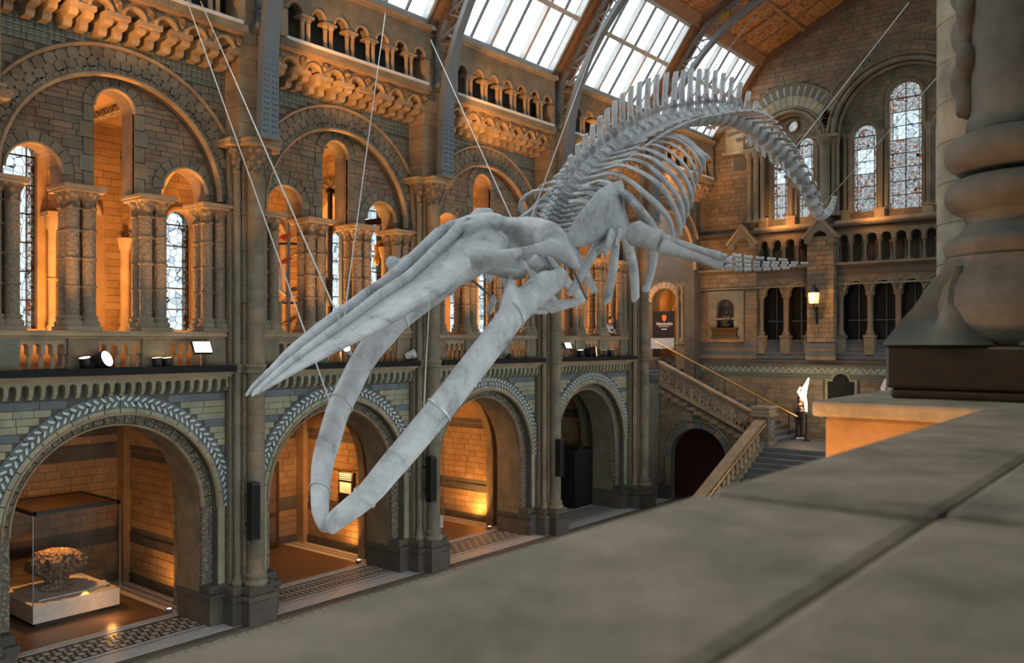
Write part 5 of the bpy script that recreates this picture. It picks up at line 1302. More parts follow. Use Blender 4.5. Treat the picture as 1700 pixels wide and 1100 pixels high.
m.ball((XW, 11.2, 8.25), (.34, .9, .36), 16, 12, Matrix.Rotation(.2, 3, 'X'))
m.ball((XW, 10.45, 8.52), (.5, .5, .2), 16, 10, Matrix.Rotation(.3, 3, 'X'))
m.ball((XW, 12.0, 8.5), (.26, .22, .22), 12, 8)
def K3(x, y, o, sd):
    q = onX(x, y, XW + o); return (XW + (o if sd > 0 else -o * .74), q.y, q.z)
for sd in (1, -1):
    k = lambda x, y, o: K3(x, y, o, sd)
    m.tube([k(868, 386, .3), k(892, 388, .7), k(912, 395, 1.1), k(920, 404, 1.25)], [.28, .27, .27, .24], 12)
    m.tube([k(914, 396, 1.15), k(930, 412, 1.25), k(946, 430, 1.28), k(961, 446, 1.28)], [.22, .2, .13, .05], 10)
    m.tube([k(926, 412, 1.27), k(906, 411, 1.3), k(880, 415, 1.36), k(850, 421, 1.36), k(815, 425, 1.2), k(780, 424, .95)], [.14, .11, .075, .08, .1, .12], 8)
    m.tube([k(795, 428, .9), k(820, 430, 1.1), k(846, 434, 1.26), k(868, 440, 1.34), k(878, 447, 1.3)], [.16, .14, .11, .08, .04], 8, .6)
    m.tube([k(775, 380, .3), k(800, 372, .3), k(830, 372, .35)], [.12, .14, .1], 8)
    m.tube([k(880, 430, .9), k(895, 440, 1.0), k(905, 452, 1.0)], [.14, .13, .08], 8)
    m.tube([k(810, 440, .6), k(850, 452, .8), k(872, 456, .9)], [.14, .13, .07], 8)
SK = remeshed(m, 'skull', 'bone', wh, .03, 2)
for sd in (1, -1):      # paired premaxillae along the top of the snout
    pts = []; rad = []
    for (Y, Z, w, up, dn), r in zip(st_[1:12], (.035, .05, .06, .07, .075, .08, .08, .08, .085, .09, .06)):
        pts.append(Vector((XW + sd * min(.2, .055 + w * .16), Y, Z)) + nm * (up * .92)); rad.append(r)
    pts.insert(0, Vector((XW + sd * .06, 6.16, 5.93))); rad.insert(0, .02)
    m = MB(); m.tube(pts, rad, 10, .8); m.build('premaxilla', 'bone', SK, 60)
m = MB(); m.tube([(XW, 10.15, 8.5), (XW, 10.5, 8.72), (XW, 10.8, 8.78)], [.05, .1, .07], 8); m.build('nasal_bone', 'bone', SK, 60)
# lower jaw
near_m = [(545, 880, .03), (560, 862, .18), (609, 822, .5), (645, 780, .7), (682, 737, .86), (715, 697, 1.0), (747, 658, 1.1), (775, 622, 1.18), (803, 586, 1.24), (830, 550, 1.25), (852, 521, 1.24), (880, 493, 1.22), (905, 474, 1.22), (925, 466, 1.22)]
for sd in (1, -1):
    pts = []
    for x, y, o in near_m:
        q = onX(x, y, XW + min(o, 1.24)); pts.append(Vector((XW + sd * o, q.y, q.z)))
    mir = None
    if sd < 0:
        off = [.05, .18, .5, .7, .86, 1.0, 1.1, 1.16, 1.22, 1.22, 1.2, 1.2, 1.2, 1.2]
    P3, L = cr(pts, 40); m = MB()
    rad = [smooth_pw(q / 39, [(0, .11), (.05, .17), (.25, .215), (.6, .235), (.85, .25), (.95, .24), (1, .16)]) for q in range(40)]
    m.tube(P3, rad, 14, .62, ref=(0, -.62, .78))
    m.tube([K3(852, 512, 1.24, sd), K3(849, 485, 1.2, sd), K3(847, 466, 1.16, sd), K3(846, 454, 1.14, sd)], [.28, .17, .09, .03], 10, .5, ref=(0, 1, .3))
    e = P3[39]; m.ball(e + Vector((0, .02, .04)), (.16, .2, .2), 12, 8)
    J = remeshed(m, 'lower_jaw', 'bone', wh, .03, 3)
    for q in (5, 16, 30):
        t = (P3[q + 1] - P3[q - 1]).normalized(); b = MB(); a = t.orthogonal().normalized(); c = t.cross(a); rr = rad[q] * 1.02
        up = Vector((0, -.62, .78)); a = (up - t * up.dot(t)).normalized(); c = t.cross(a)
        rg = [[P3[q] + t * dz + a * ((rr + e_) * math.cos(2 * math.pi * k / 18)) + c * ((rr + e_) * .64 * math.sin(2 * math.pi * k / 18)) for k in range(18)] for dz, e_ in ((-.02, 0), (-.02, .012), (.02, .012), (.02, 0))]
        b.loft(rg, cap=False); b.build('steel_band', 'steel_cable', J, 40)
# throat bones and steel hangers between skull and jaw
for sd in (1, -1):
    m = MB(); m.tube([(XW + sd * .35, 11.3, 7.35), (XW + sd * .7, 11.6, 7.2), (XW + sd * 1.0, 12.0, 7.3)], [.09, .11, .06], 8, .6); m.build('hyoid_bone', 'bone', wh, 60)
    for a, b in (((1.25, 11.15, 8.05), (1.22, 11.3, 7.72)), ((1.2, 10.75, 7.95), (1.2, 11.1, 7.6)), ((1.22, 11.4, 7.9), (1.0, 12.2, 7.35))):
        m = MB(); m.tube([(XW + sd * a[0], a[1], a[2]), (XW + sd * b[0], b[1], b[2])], .025, 6); m.build('steel_hanger', 'armature', wh, 50)
# ================================================================== CABLES
def cable(label, a, b, r=.012):
    m = MB(); m.tube([a, b], r, 6); o = m.build('suspension_cable', 'steel_cable', None, 50); tag(o, label, 'cable'); return o
cable('thin cable from the whale snout to the wall above the coral case bay', onX(566, 536, XW), onX(333, 2, -17.1))
cable('thin cable from the far jaw of the whale past the snout to the upper wall', onX(548, 668, XW - 1.05), onX(310, 0, -17.1))
cable('thin cable from the whale snout up past the bird display', onX(571, 530, XW), onX(640, 20, -17.05))
cable('thin cable from the crown of the whale skull to the iron rib', onX(850, 364, XW), onX(715, 66, -16.6))
cable('thin cable from behind the whale skull up to the skylights', onX(882, 362, XW), onX(1012, 6, -14.6))
cable('thin cable from the middle of the whale back to the roof', onX(1120, 198, XW), onX(1272, 0, -13.2))
cable('long cable from the whale tail to the right side of the roof', onX(1312, 256, XW), onX(1509, 4, -6.4))
cable('long cable from the tip of the whale tail across the tall stained window', onX(1364, 342, XW), onX(1556, 128, -5.6))
cable('short vertical cable from the whale snout to the near lower jaw', onX(703, 690, -8.3), onX(714, 478, -8.42), .009)

# ================================================================== CORAL CASE
y1 = bayc(1)
dc = thing('display_case', 'tall glass display case on a low lit white plinth in the alcove', 'display case', (-21.95, 9.16, 0))
X0, X1, Y0, Y1 = -23.0, -20.9, 8.15, 10.17
m = MB(); m.box((X0 + .08, Y0 + .08, 0.01), (X1 - .08, Y1 - .08, .1)); m.build('recessed_base', 'black_metal', dc)
m = MB(); m.box((X0, Y0, .1), (X1, Y1, .52)); m.build('plinth', 'plinth_white', dc, bevel=.012)
m = MB(); m.box((X0 + .25, Y0 + .25, .52), (X1 - .3, Y1 - .2, .56)); m.build('deck', 'plinth_white', dc, bevel=.008)
for nm_, a, b in (('front', (X1 - .012, Y0, .52), (X1, Y1, 2.62)), ('back', (X0, Y0, .52), (X0 + .012, Y1, 2.62)), ('l', (X0, Y0, .52), (X1, Y0 + .012, 2.62)), ('r', (X0, Y1 - .012, .52), (X1, Y1, 2.62))):
    m = MB(); m.box(a, b); m.build('glass_pane', 'clear_glass', dc)
for x, y in ((X0, Y0), (X0, Y1), (X1, Y0), (X1, Y1)):
    m = MB(); m.box((x - .01, y - .01, .52), (x + .01, y + .01, 2.62)); m.build('corner_seam', 'armature', dc)
m = MB()
m.box((X0 - .01, Y0 - .01, 2.6), (X1 + .01, Y0 + .07, 2.68)); m.box((X0 - .01, Y1 - .07, 2.6), (X1 + .01, Y1 + .01, 2.68)); m.box((X0 - .01, Y0, 2.6), (X0 + .07, Y1, 2.68)); m.box((X1 - .07, Y0, 2.6), (X1 + .01, Y1, 2.68)); m.build('top_frame', 'black_metal', dc)
m = MB(); m.box((X0 + .05, Y0 + .05, 2.64), (X1 - .05, Y1 - .05, 2.66)); m.build('top_panel', 'timber_dark', dc)
m = MB(); m.hexa([(X1 - .62, Y1 - .62, .565), (X1 - .3, Y1 - .62, .565), (X1 - .3, Y1 - .1, .565), (X1 - .62, Y1 - .1, .565), (X1 - .62, Y1 - .62, .62), (X1 - .3, Y1 - .62, .58), (X1 - .3, Y1 - .1, .58), (X1 - .62, Y1 - .1, .62)]); m.build('label_plate', 'plinth_white', dc)
m = MB(); m.tube([(X0 + .9, 9.3, 2.63), (X0 + .9, 9.3, 2.58)], .05, 10); m.build('downlight', 'lens_warm', dc, 50)
lamp('SPOT', 'case_downlight_beam', (X0 + .9, 9.3, 2.55), 150, size=.05, aim=(-21.95, 9.1, .6), spot=100, blend=.8)
# coral: frilled lump on a stalk
co = thing('coral_specimen', 'large rough brown turret coral on a stalk inside the glass case', 'coral', (-21.95, 9.1, .56))
bm = bmesh.new(); bmesh.ops.create_icosphere(bm, subdivisions=5, radius=1)
from mathutils import noise as nz_
for v in bm.verts:
    d = v.co.normalized(); a = math.atan2(d.y, d.x)
    r = 1 + .10 * nz_.noise(d * 3.0) + .10 * math.sin(a * 17 + 5 * nz_.noise(d * 2.2)) * (1 - abs(d.z)) ** .5 + .07 * nz_.noise(d * 11) + .05 * nz_.noise(d * 23)
    z = d.z * (1.0 if d.z > 0 else .9)
    k = 1 if d.z > -.1 else max(.55, 1 + (d.z + .1) * .5)
    v.co = Vector((-21.95 + d.x * r * .6 * k, 9.1 + d.y * r * .64 * k, 1.12 + z * .40 * (r if d.z < .3 else 1 + (r - 1) * .6)))
me = bpy.data.meshes.new('coral_head'); bm.to_mesh(me); bm.free(); me.materials.append(carved('coral', (.50, .36, .22), (.16, .10, .06), 14, .05)); me.polygons.foreach_set('use_smooth', [True] * len(me.polygons))
o = bpy.data.objects.new('coral_head', me); COL.objects.link(o); child(o, co)
m = MB(); m.lathe([(.42, .565), (.38, .62), (.26, .7), (.3, .85)], (-21.95, 9.1, 0), 18); m.build('stalk', 'coral', co, 60)

# ================================================================== DOOR ALCOVE
y2 = bayc(2)
dr = struct('door_1')
m = MB(); m.box((-23.39, y2 + .35, 0), (-23.2, y2 + 1.75, 2.75)); m.build('door_frame', 'wood_door', dr)
for a in (.45, 1.08):
    m = MB(); m.box((-23.22, y2 + a, .05), (-23.15, y2 + a + .6, 2.6)); d_ = m.build('door_leaf', 'wood_door', dr, bevel=.01)
    for z0, z1 in ((.2, 1.0), (1.15, 2.45)): m = MB(); m.box((-23.16, y2 + a + .1, z0), (-23.13, y2 + a + .5, z1)); m.build('door_panel', 'timber_dark', d_, bevel=.01)
ip = thing('information_panel', 'small framed information panel with a picture light on the alcove wall', 'sign', (-21.2, y2 + 2.74, 1.9))
pc = onY(577, 815, y2 + 2.72); px_, pz_ = pc.x, pc.z
m = MB(); m.box((px_ - .36, y2 + 2.64, pz_ - .62), (px_ + .36, y2 + 2.73, pz_ + .62)); m.build('frame', 'black_metal', ip, bevel=.01)
m = MB(); m.box((px_ - .27, y2 + 2.625, pz_ - .05), (px_ + .27, y2 + 2.645, pz_ + .28)); m.build('printed_card', 'print_white', ip)
for q in range(4): m = MB(); m.box((px_ - .3, y2 + 2.62, pz_ + .36 + q * .06), (px_ + .3, y2 + 2.645, pz_ + .38 + q * .06)); m.build('text_line', 'print_grey', ip)
m = MB(); m.box((px_ - .4, y2 + 2.46, pz_ + .66), (px_ + .4, y2 + 2.72, pz_ + .71)); m.build('light_hood', 'brass', ip)
lamp('AREA', 'picture_light', (px_, y2 + 2.5, pz_ + .62), 14, size=.6, sizey=.1, aim=(px_, y2 + 2.8, pz_ - .4))

# ================================================================== SECOND CASE AND BLACK SCREEN
y3 = bayc(3)
d3 = thing('display_case', 'glass display case with glowing plinth in the lit brick alcove', 'display case', (-21.5, y3 + .1, 0))
a_, b_ = (-22.4, y3 - .85, .1), (-20.75, y3 + .85, .52)
m = MB(); m.box((a_[0] + .08, a_[1] + .08, .01), (b_[0] - .08, b_[1] - .08, .1)); m.build('recessed_base', 'black_metal', d3)
m = MB(); m.box(a_, b_); m.build('plinth', 'plinth_white', d3, bevel=.01)
for p, q in (((b_[0] - .012, a_[1], .52), (b_[0], b_[1], 3.1)), ((a_[0], a_[1], .52), (a_[0] + .012, b_[1], 3.1)), ((a_[0], a_[1], .52), (b_[0], a_[1] + .012, 3.1)), ((a_[0], b_[1] - .012, .52), (b_[0], b_[1], 3.1))):
    m = MB(); m.box(p, q); m.build('glass_pane', 'clear_glass', d3)
for x in (a_[0], b_[0]):
    for y in (a_[1], b_[1]): m = MB(); m.box((x - .012, y - .012, .52), (x + .012, y + .012, 3.1)); m.build('corner_seam', 'armature', d3)
m = MB(); m.box((a_[0], a_[1], 3.08), (b_[0], b_[1], 3.16)); m.build('top_frame', 'black_metal', d3)
lamp('AREA', 'case_light', (-21.4, y3, 3.05), 30, size=.8, aim=(-21.4, y3, 0))
bs = thing('black_screen', 'black exhibition screen box standing in the alcove beside the stairs', 'screen', (-20.3, 28.3, 0))
m = MB(); m.box((-21.6, 27.6, .01), (-19.35, 29.08, 2.3)); m.build('box', 'black_cloth', bs, bevel=.02)
m = MB(); m.box((-19.75, 27.9, 2.3), (-19.4, 28.35, 2.42)); m.build('top_bracket', 'black_metal', bs)

# ================================================================== LOUDSPEAKERS, LEDGE LIGHTS
for (x0, y0, x1, yb), lb in (((410, 800, 427, 895), 'between the coral case alcove and the door alcove'), ((707, 757, 720, 832), 'between the door alcove and the lit brick alcove'), ((920, 728, 933, 790), 'between the lit brick alcove and the black screen alcove')):
    a = onX((x0 + x1) / 2, y0, -17.3); b = onX((x0 + x1) / 2, yb, -17.3)
    t = thing('column_loudspeaker', 'slim black loudspeaker on the pier ' + lb, 'loudspeaker', (-17.3, a.y, b.z))
    m = MB(); m.box((-17.36, a.y - .11, b.z), (-17.12, a.y + .11, a.z)); m.build('cabinet', 'black_metal', t, bevel=.015)
    m = MB(); m.box((-17.13, a.y - .085, b.z + .05), (-17.105, a.y + .085, a.z - .05)); m.build('grille', 'black_cloth', t)
    m = MB(); m.box((-17.55, a.y - .03, b.z + .3), (-17.35, a.y + .03, b.z + .36)); m.box((-17.55, a.y - .03, a.z - .36), (-17.35, a.y + .03, a.z - .3)); m.build('bracket', 'black_metal', t)
def spot(px, py, r, aim, lens, label, body='black_metal', group=None):
    c = onX(px, py, -17.72); t = thing('ledge_spotlight', label, 'spotlight', (c.x, c.y, 6.07), group)
    d = Vector(aim).normalized(); p = c
    m = MB(); m.tube([p - d * r * 1.6, p - d * r * 1.2, p + d * r * .6, p + d * r * .9], [r * .55, r * .8, r, r], 14); m.build('can', body, t, 50)
    m = MB(); m.tube([p + d * r * .9, p + d * r * .93], r * .88, 14); m.build('lens', lens, t, 50)
    m = MB(); q = d.cross(Vector((0, 0, 1))).normalized() * r * 1.12
    m.tube([p + q, p + q - Vector((0, 0, r * 1.3)), p - q - Vector((0, 0, r * 1.3)), p - q], r * .1, 6); m.tube([p - Vector((0, 0, r * 1.3)), (p.x, p.y, 5.96)], r * .14, 6); m.build('yoke', 'black_metal', t, 50)
    return t
spot(142, 602, .12, (.1, -.2, 1), 'lens_warm', 'small round spotlight beside the big spotlight on the coral case ledge')
spot(166, 600, .19, (.75, .45, .35), 'lens_white', 'big black spotlight with white lens on the coral case ledge')
spot(261, 601, .11, (0, -.1, 1), 'lens_warm', 'small upright spotlight on the coral case ledge, of its pair nearer the big spotlight', group='paired small spotlights')
spot(278, 601, .11, (0, -.1, 1), 'lens_warm', 'small upright spotlight on the coral case ledge, of its pair nearer the flood panel', group='paired small spotlights')
spot(578, 582, .1, (.3, -.6, .5), 'lens_white', 'small white spotlight on the ledge below the bird display', 'white_sill')
spot(684, 588, .13, (.5, .6, .3), 'black_metal', 'white bodied spotlight on the ledge beside the pier of the bird display bay', 'white_sill')
spot(846, 594, .12, (.2, .5, .8), 'lens_white', 'black spotlight on the ledge behind the near whale jaw')
spot(964, 586, .13, (0, -.1, 1), 'lens_white', 'upright black spotlight beside the large lit one on the screen alcove ledge')
spot(982, 584, .2, (.8, .5, .1), 'lens_warm', 'large spotlight with orange glow on the screen alcove ledge')
spot(1003, 586, .12, (0, .1, 1), 'lens_white', 'small ledge spotlight between the large orange one and the last one by the stairs', group='small spotlights at the stair end')
spot(1015, 585, .12, (0, .1, 1), 'lens_white', 'last small spotlight on the ledge, closest to the staircase', group='small spotlights at the stair end')
for px, py, sc, lb in ((335, 577, 1.0, 'above the coral case alcove'), (942, 574, .8, 'above the black screen alcove')):
    c = onX(px, py, -17.6); t = thing('flood_panel', 'white flat floodlight panel on a thin stand on the ledge ' + lb, 'floodlight', (c.x, c.y, 5.96))
    d = Vector((.85, -.1, .4)).normalized(); s = Vector((0, 1, 0)); u = s.cross(d).normalized() * -1
    m = MB(); m.obox(c, d, s, u, .04, .23 * sc, .15 * sc); m.build('housing', 'black_metal', t, bevel=.01)
    m = MB(); m.obox(c + d * .042, d, s, u, .004, .21 * sc, .13 * sc); m.build('diffuser', 'lens_white', t)
    m = MB(); m.tube([c - d * .04, (c.x - .03, c.y, 5.95)], .012, 6); m.build('stand', 'armature', t)
for k in range(1, 4):
    p = (-19.62, bayc(k) + 2.02, 0)
    t = thing('floor_uplight', 'small round uplight set on the floor ' + {1: 'of the coral case alcove', 2: 'of the door alcove', 3: 'of the lit brick alcove'}[k], 'uplight', p)
    m = MB(); m.lathe([(.07, .01), (.08, .02), (.08, .09), (.06, .1)], p, 14); m.build('housing', 'armature', t, 50)
    m = MB(); m.lathe([(.055, .098), (.05, .106)], p, 14); m.build('lens', 'lens_warm', t)

# ================================================================== END WALL FITTINGS
lt = thing('wall_lantern', 'glowing wrought iron wall lantern on a bracket between the arched windows', 'lantern', (-12.5, YE - .4, 8.0))
lx, ly = -12.52, YE - .75
m = MB(); m.lathe([(.17, 8.2), (.2, 8.22), (.24, 8.62), (.22, 8.64)], (lx, ly, 0), 6); m.build('glass', 'lantern_glow', lt)
m = MB(); m.lathe([(.27, 8.64), (.2, 8.74), (.12, 8.84), (.05, 8.9), (.04, 9.0)], (lx, ly, 0), 6); m.build('roof', 'black_metal', lt)
m = MB()
for q in range(6): a = math.pi / 3 * q; m.tube([(lx + .185 * math.cos(a), ly + .185 * math.sin(a), 8.18), (lx + .25 * math.cos(a), ly + .25 * math.sin(a), 8.66)], .014, 5)
m.lathe([(.19, 8.16), (.19, 8.2)], (lx, ly, 0), 6); m.build('frame', 'black_metal', lt)
m = MB(); m.tube([(lx, ly, 8.16), (lx, ly, 8.0), (lx + .02, ly + .2, 7.85), (lx, YE - .36, 7.5)], .03, 6); m.tube([(lx - .3, ly, 8.02), (lx + .5, ly, 8.0)], .014, 5); m.tube([(lx, YE - .38, 8.1), (lx, YE - .38, 7.35)], .05, 6); m.build('bracket', 'black_metal', lt)
lamp('POINT', 'lantern_light', (lx, ly - .3, 8.45), 110, size=.12)
ni = thing('niche_memorial', 'stone memorial frame with arched niche on the end wall', 'memorial', (-16.74, YE, 6.65))
fr = Fr('E')
m = MB(); m.prism(fr, [(-17.58, 6.68), (-15.89, 6.68), (-15.89, 8.9), (-17.58, 8.9)], 0, .1, [arch(-16.75, .42, 7.25, 8.12)]); m.build('frame', 'pier_stone', ni)
m = MB(); m.fbox(fr, -17.45, -16.02, 7.62, 7.70, .1, .13); m.fbox(fr, -17.62, -15.85, 6.62, 6.72, 0, .16); m.build('moulding', 'pier_stone', ni)
m = MB(); m.fbox(fr, -17.2, -16.3, 7.0, 8.7, -.5, -.42); m.build('niche_back', 'blue_stone', ni)
m = MB(); m.fbox(fr, -17.34, -16.16, 6.84, 7.2, .1, .2); m.fbox(fr, -17.4, -16.1, 7.18, 7.25, .1, .26); m.fbox(fr, -17.4, -16.1, 6.78, 6.86, .1, .24); m.build('inscribed_tablet', 'bronze', ni, bevel=.015)
bz = MB(); b0 = Vector((-16.75, YE + .05, 7.26))
bz.ball(b0 + Vector((0, 0, .12)), (.3, .18, .14), 12, 8); bz.tube([b0 + Vector((-.05, 0, .2)), b0 + Vector((0, 0, .4)), b0 + Vector((.02, -.03, .55))], [.2, .17, .1], 10); bz.ball(b0 + Vector((.04, -.06, .68)), (.09, .1, .12), 10, 8)
bz.tube([b0 + Vector((.1, -.05, .5)), b0 + Vector((.28, -.12, .42)), b0 + Vector((.4, -.2, .5))], [.07, .06, .03], 8); bz.tube([b0 + Vector((-.1, -.05, .5)), b0 + Vector((-.24, -.12, .3)), b0 + Vector((-.1, -.22, .24))], [.07, .06, .04], 8)
bz.tube([b0 + Vector((-.26, -.1, .12)), b0 + Vector((.05, -.25, .22)), b0 + Vector((.3, -.2, .4))], [.05, .06, .03], 8)
fig = remeshed(bz, 'bronze_figure', 'bronze', None, .02, 2); tag(fig, 'dark bronze seated figure in the arched wall niche', 'statue')
pq = thing('memorial_plaque', 'black shouldered memorial plaque with pale stone surround on the end wall', 'plaque', (-11.65, YE, 3.9))
def shoulder(a, z0, z1, z2): return [(-11.65 - a, z0), (-11.65 + a, z0), (-11.65 + a, z1), (-11.65 + a * .62, z1)] + [(-11.65 + a * .62 * math.cos(math.pi * i / 10), z1 + (z2 - z1) * math.sin(math.pi * i / 10)) for i in range(1, 10)] + [(-11.65 - a * .62, z1), (-11.65 - a, z1)]
m = MB(); m.prism(fr, shoulder(.64, 3.7, 5.08, 5.42), 0, .07); m.build('surround', 'pale_stone', pq)
m = MB(); m.prism(fr, shoulder(.53, 3.8, 4.98, 5.3), .05, .1); m.build('tablet', 'black_cloth', pq)
m = MB(); m.lathe([(.16, 0), (.16, .01)], (0, 0, 0), 14); 
m = MB(); hood(fr, -11.65, 4.95, .16, 0, 2 * math.pi, roll(.02, .015, .095), 16)
mm = hood(fr, -11.65, 4.95, .15, 0, 2 * math.pi, roll(.03, .02, .095), 16); mm.build('emblem', 'bronze', pq)
sg = thing('exhibition_sign', 'black banner with orange emblem and the word TREASURES in the gallery doorway', 'sign', (-19.8, YE - .25, 6.75))
sx0, sx1 = -20.32, -19.22
m = MB(); m.box((sx0, YE - .28, 6.82), (sx1, YE - .24, 8.06)); m.build('banner', 'black_cloth', sg)
m = MB(); m.box((sx0 - .1, YE - .30, 6.3), (sx1 + .02, YE - .24, 6.8)); m.build('lower_panel', 'print_grey', sg)
fx_ = Fr('XZ', YE - .285); ex, ez = -19.72, 7.74
m = MB(); m.prism(fx_, [(ex - .12, ez + .08), (ex - .07, ez + .14), (ex + .07, ez + .14), (ex + .12, ez + .08), (ex + .11, ez - .02), (ex + .05, ez - .13), (ex, ez - .16), (ex - .05, ez - .13), (ex - .11, ez - .02)], 0, .006, [[(ex - .07, ez + .05), (ex - .02, ez + .04), (ex - .03, ez), (ex - .07, ez + .01)], [(ex + .07, ez + .05), (ex + .02, ez + .04), (ex + .03, ez), (ex + .07, ez + .01)]]); m.build('emblem', 'print_orange', sg)
def text(body, loc, size, mat, parent):
    cu = bpy.data.curves.new('lettering', 'FONT'); cu.body = body; cu.size = size; cu.align_x = 'CENTER'; cu.extrude = .003
    o = bpy.data.objects.new('lettering', cu); COL.objects.link(o)
    me = bpy.data.meshes.new_from_object(o.evaluated_get(bpy.context.evaluated_depsgraph_get())); bpy.data.objects.remove(o)
    o = bpy.data.objects.new('lettering', me); COL.objects.link(o); me.materials.append(MATS[mat]); o.rotation_euler = (math.pi / 2, 0, 0); o.location = loc; child(o, parent)
text('TREASURES', (-19.72, YE - .29, 7.40), .175, 'print_white', sg)
m = MB(); m.box((-20.0, YE - .29, 7.33), (-19.45, YE - .284, 7.345)); m.box((-19.86, YE - .29, 7.2), (-19.58, YE - .284, 7.235)); m.build('small_print', 'print_white', sg)

# ================================================================== BIRD DISPLAY IN THE SECOND GALLERY BAY
bd = thing('bird_display_stand', 'dark steel display frame with perches in the gallery bay behind the whale snout', 'display stand', (-19.2, y2, 5.9))
XB_ = -19.3
def V(x, y, X=XB_): return onX(x, y, X)
def post(a, b, r=.045, mat='iron', nm_='post'):
    m = MB(); m.beam(a, b, r * 2, r * 2, (1, 0, 0)); m.build(nm_, mat, bd)
zf = 5.92
a = V(478, 318); post((a.x, a.y, zf), (a.x, a.y, a.z)); 
a = V(568, 372); post((a.x, a.y, zf), a, .07); b = V(634, 366); post(V(566, 376), b, .09, 'black_metal', 'top_arm'); post(V(570, 383), V(630, 374), .03, 'white_sill', 'light_tube')
a = V(548, 312); post((a.x, a.y, zf), a, .05, 'black_metal'); post(V(543, 316), V(575, 322), .06, 'black_metal', 'top_arm')
post(V(452, 404), V(500, 405), .03, 'black_metal', 'cross_bar'); post(V(452, 502), V(500, 503), .03, 'black_metal', 'cross_bar')
a = V(458, 470); 
m = MB(); m.box((a.x - .3, a.y - .25, zf), (a.x + .1, a.y + .12, V(458, 500).z)); m.build('grey_box', 'iron', bd)
for p, q in (((466, 440), (496, 427)), ((467, 500), (499, 487)), ((470, 541), (499, 527)), ((478, 398), (500, 388))):
    m = MB(); m.tube([V(*p), V((p[0] + q[0]) / 2, (p[1] + q[1]) / 2 - 1), V(*q)], [.03, .025, .02], 6); m.build('perch', 'twig', bd, 50)
def bird(px, py, mat, label, size=.16, face=1, X=XB_ + .02):
    c = V(px, py, X); t = thing('stuffed_bird', label, 'bird', (c.x, c.y, c.z - size * .6)); d = Vector((.25, face, .35)).normalized()
    m = MB(); m.tube([c - d * size * 1.0, c - d * size * .5, c, c + d * size * .5, c + d * size * .75], [size * .1, size * .38, size * .48, size * .36, size * .2], 12)
    h = c + d * size * .95 + Vector((0, 0, size * .15)); m.ball(h, size * .3, 10, 8); b_ = remeshed(m, 'body', mat, t, size * .07, 2)
    m = MB(); m.tube([h + Vector((0, face * size * .25, 0)), h + Vector((.02, face * size * .55, -.02))], [size * .1, size * .01], 6); m.build('beak', 'feather_black', t)
    m = MB(); e = c - d * size * .8; m.hexa([e + Vector((-.03, 0, -.01)), e + Vector((.03, 0, -.01)), e - d * size * 1.1 + Vector((.05, 0, -.06)), e - d * size * 1.1 + Vector((-.05, 0, -.06)), e + Vector((-.03, 0, .01)), e + Vector((.03, 0, .01)), e - d * size * 1.1 + Vector((.05, 0, -.04)), e - d * size * 1.1 + Vector((-.05, 0, -.04))]); m.build('tail', mat, t)
    m = MB()
    for s in (-.03, .03): m.tube([c + Vector((s, 0, -size * .35)), c + Vector((s, 0, -size * .75))], .008, 5)
    m.build('legs', 'feather_black', t)
bird(472, 393, 'feather_red', 'dark red stuffed bird on the topmost perch of the bird display', .15)
bird(474, 432, 'feather_red', 'red stuffed bird on the same perch as the yellow bird', .13)
bird(495, 420, 'feather_yellow', 'yellow stuffed bird on the perch of the bird display', .14)
bird(488, 480, 'feather_brown', 'brown and orange stuffed bird on the middle perch of the bird display', .15)
bird(482, 530, 'feather_brown', 'brown stuffed bird on the lowest perch of the bird display', .15)
hp = thing('hanging_specimen', 'pale blue white feathered specimen hanging at the edge of the bird display', 'specimen', (V(463, 490).x, V(463, 490).y, V(463, 490).z))
m = MB(); m.tube([V(464, 446), V(463, 460), V(465, 480), V(474, 490)], [.03, .1, .09, .03], 8, .5); m.build('body', 'feather_blue', hp, 60)
m = MB(); m.tube([V(464, 446), V(464, 404)], .008, 5); m.build('cord', 'black_metal', hp)
hb = thing('hanging_bird', 'large dark long-tailed bird hanging in front of the gallery window', 'bird', (V(545, 500).x, V(545, 500).y, V(545, 515).z))
m = MB(); m.tube([V(537, 452), V(540, 465), V(544, 490), V(549, 512), V(551, 520)], [.04, .12, .15, .1, .02], 8, .5); m.build('body', 'feather_black', hb, 60)
m = MB(); m.tube([V(541, 452), V(537, 446)], [.06, .03], 6); m.build('head', 'feather_brown', hb, 60); m = MB(); m.tube([V(540, 455), V(546, 320)], .006, 5); m.build('cord', 'black_metal', hb)
gs = thing('gallery_bracket', 'ornate orange-lit gallery bracket beside the gallery window', 'bracket lamp', (-19.3, V(627, 415).y, V(627, 420).z))  # carved bracket in gold colour, no lamp in it
m = MB(); c = V(627, 410); m.tube([c + Vector((0, -.05, -.25)), c, c + Vector((0, .1, .12)), c + Vector((0, .35, .2))], [.05, .12, .08, .02], 8); m.ball(c + Vector((0, -.05, -.4)), (.1, .1, .16), 10, 8); m.build('carved_bracket', 'gold', gs, 60)

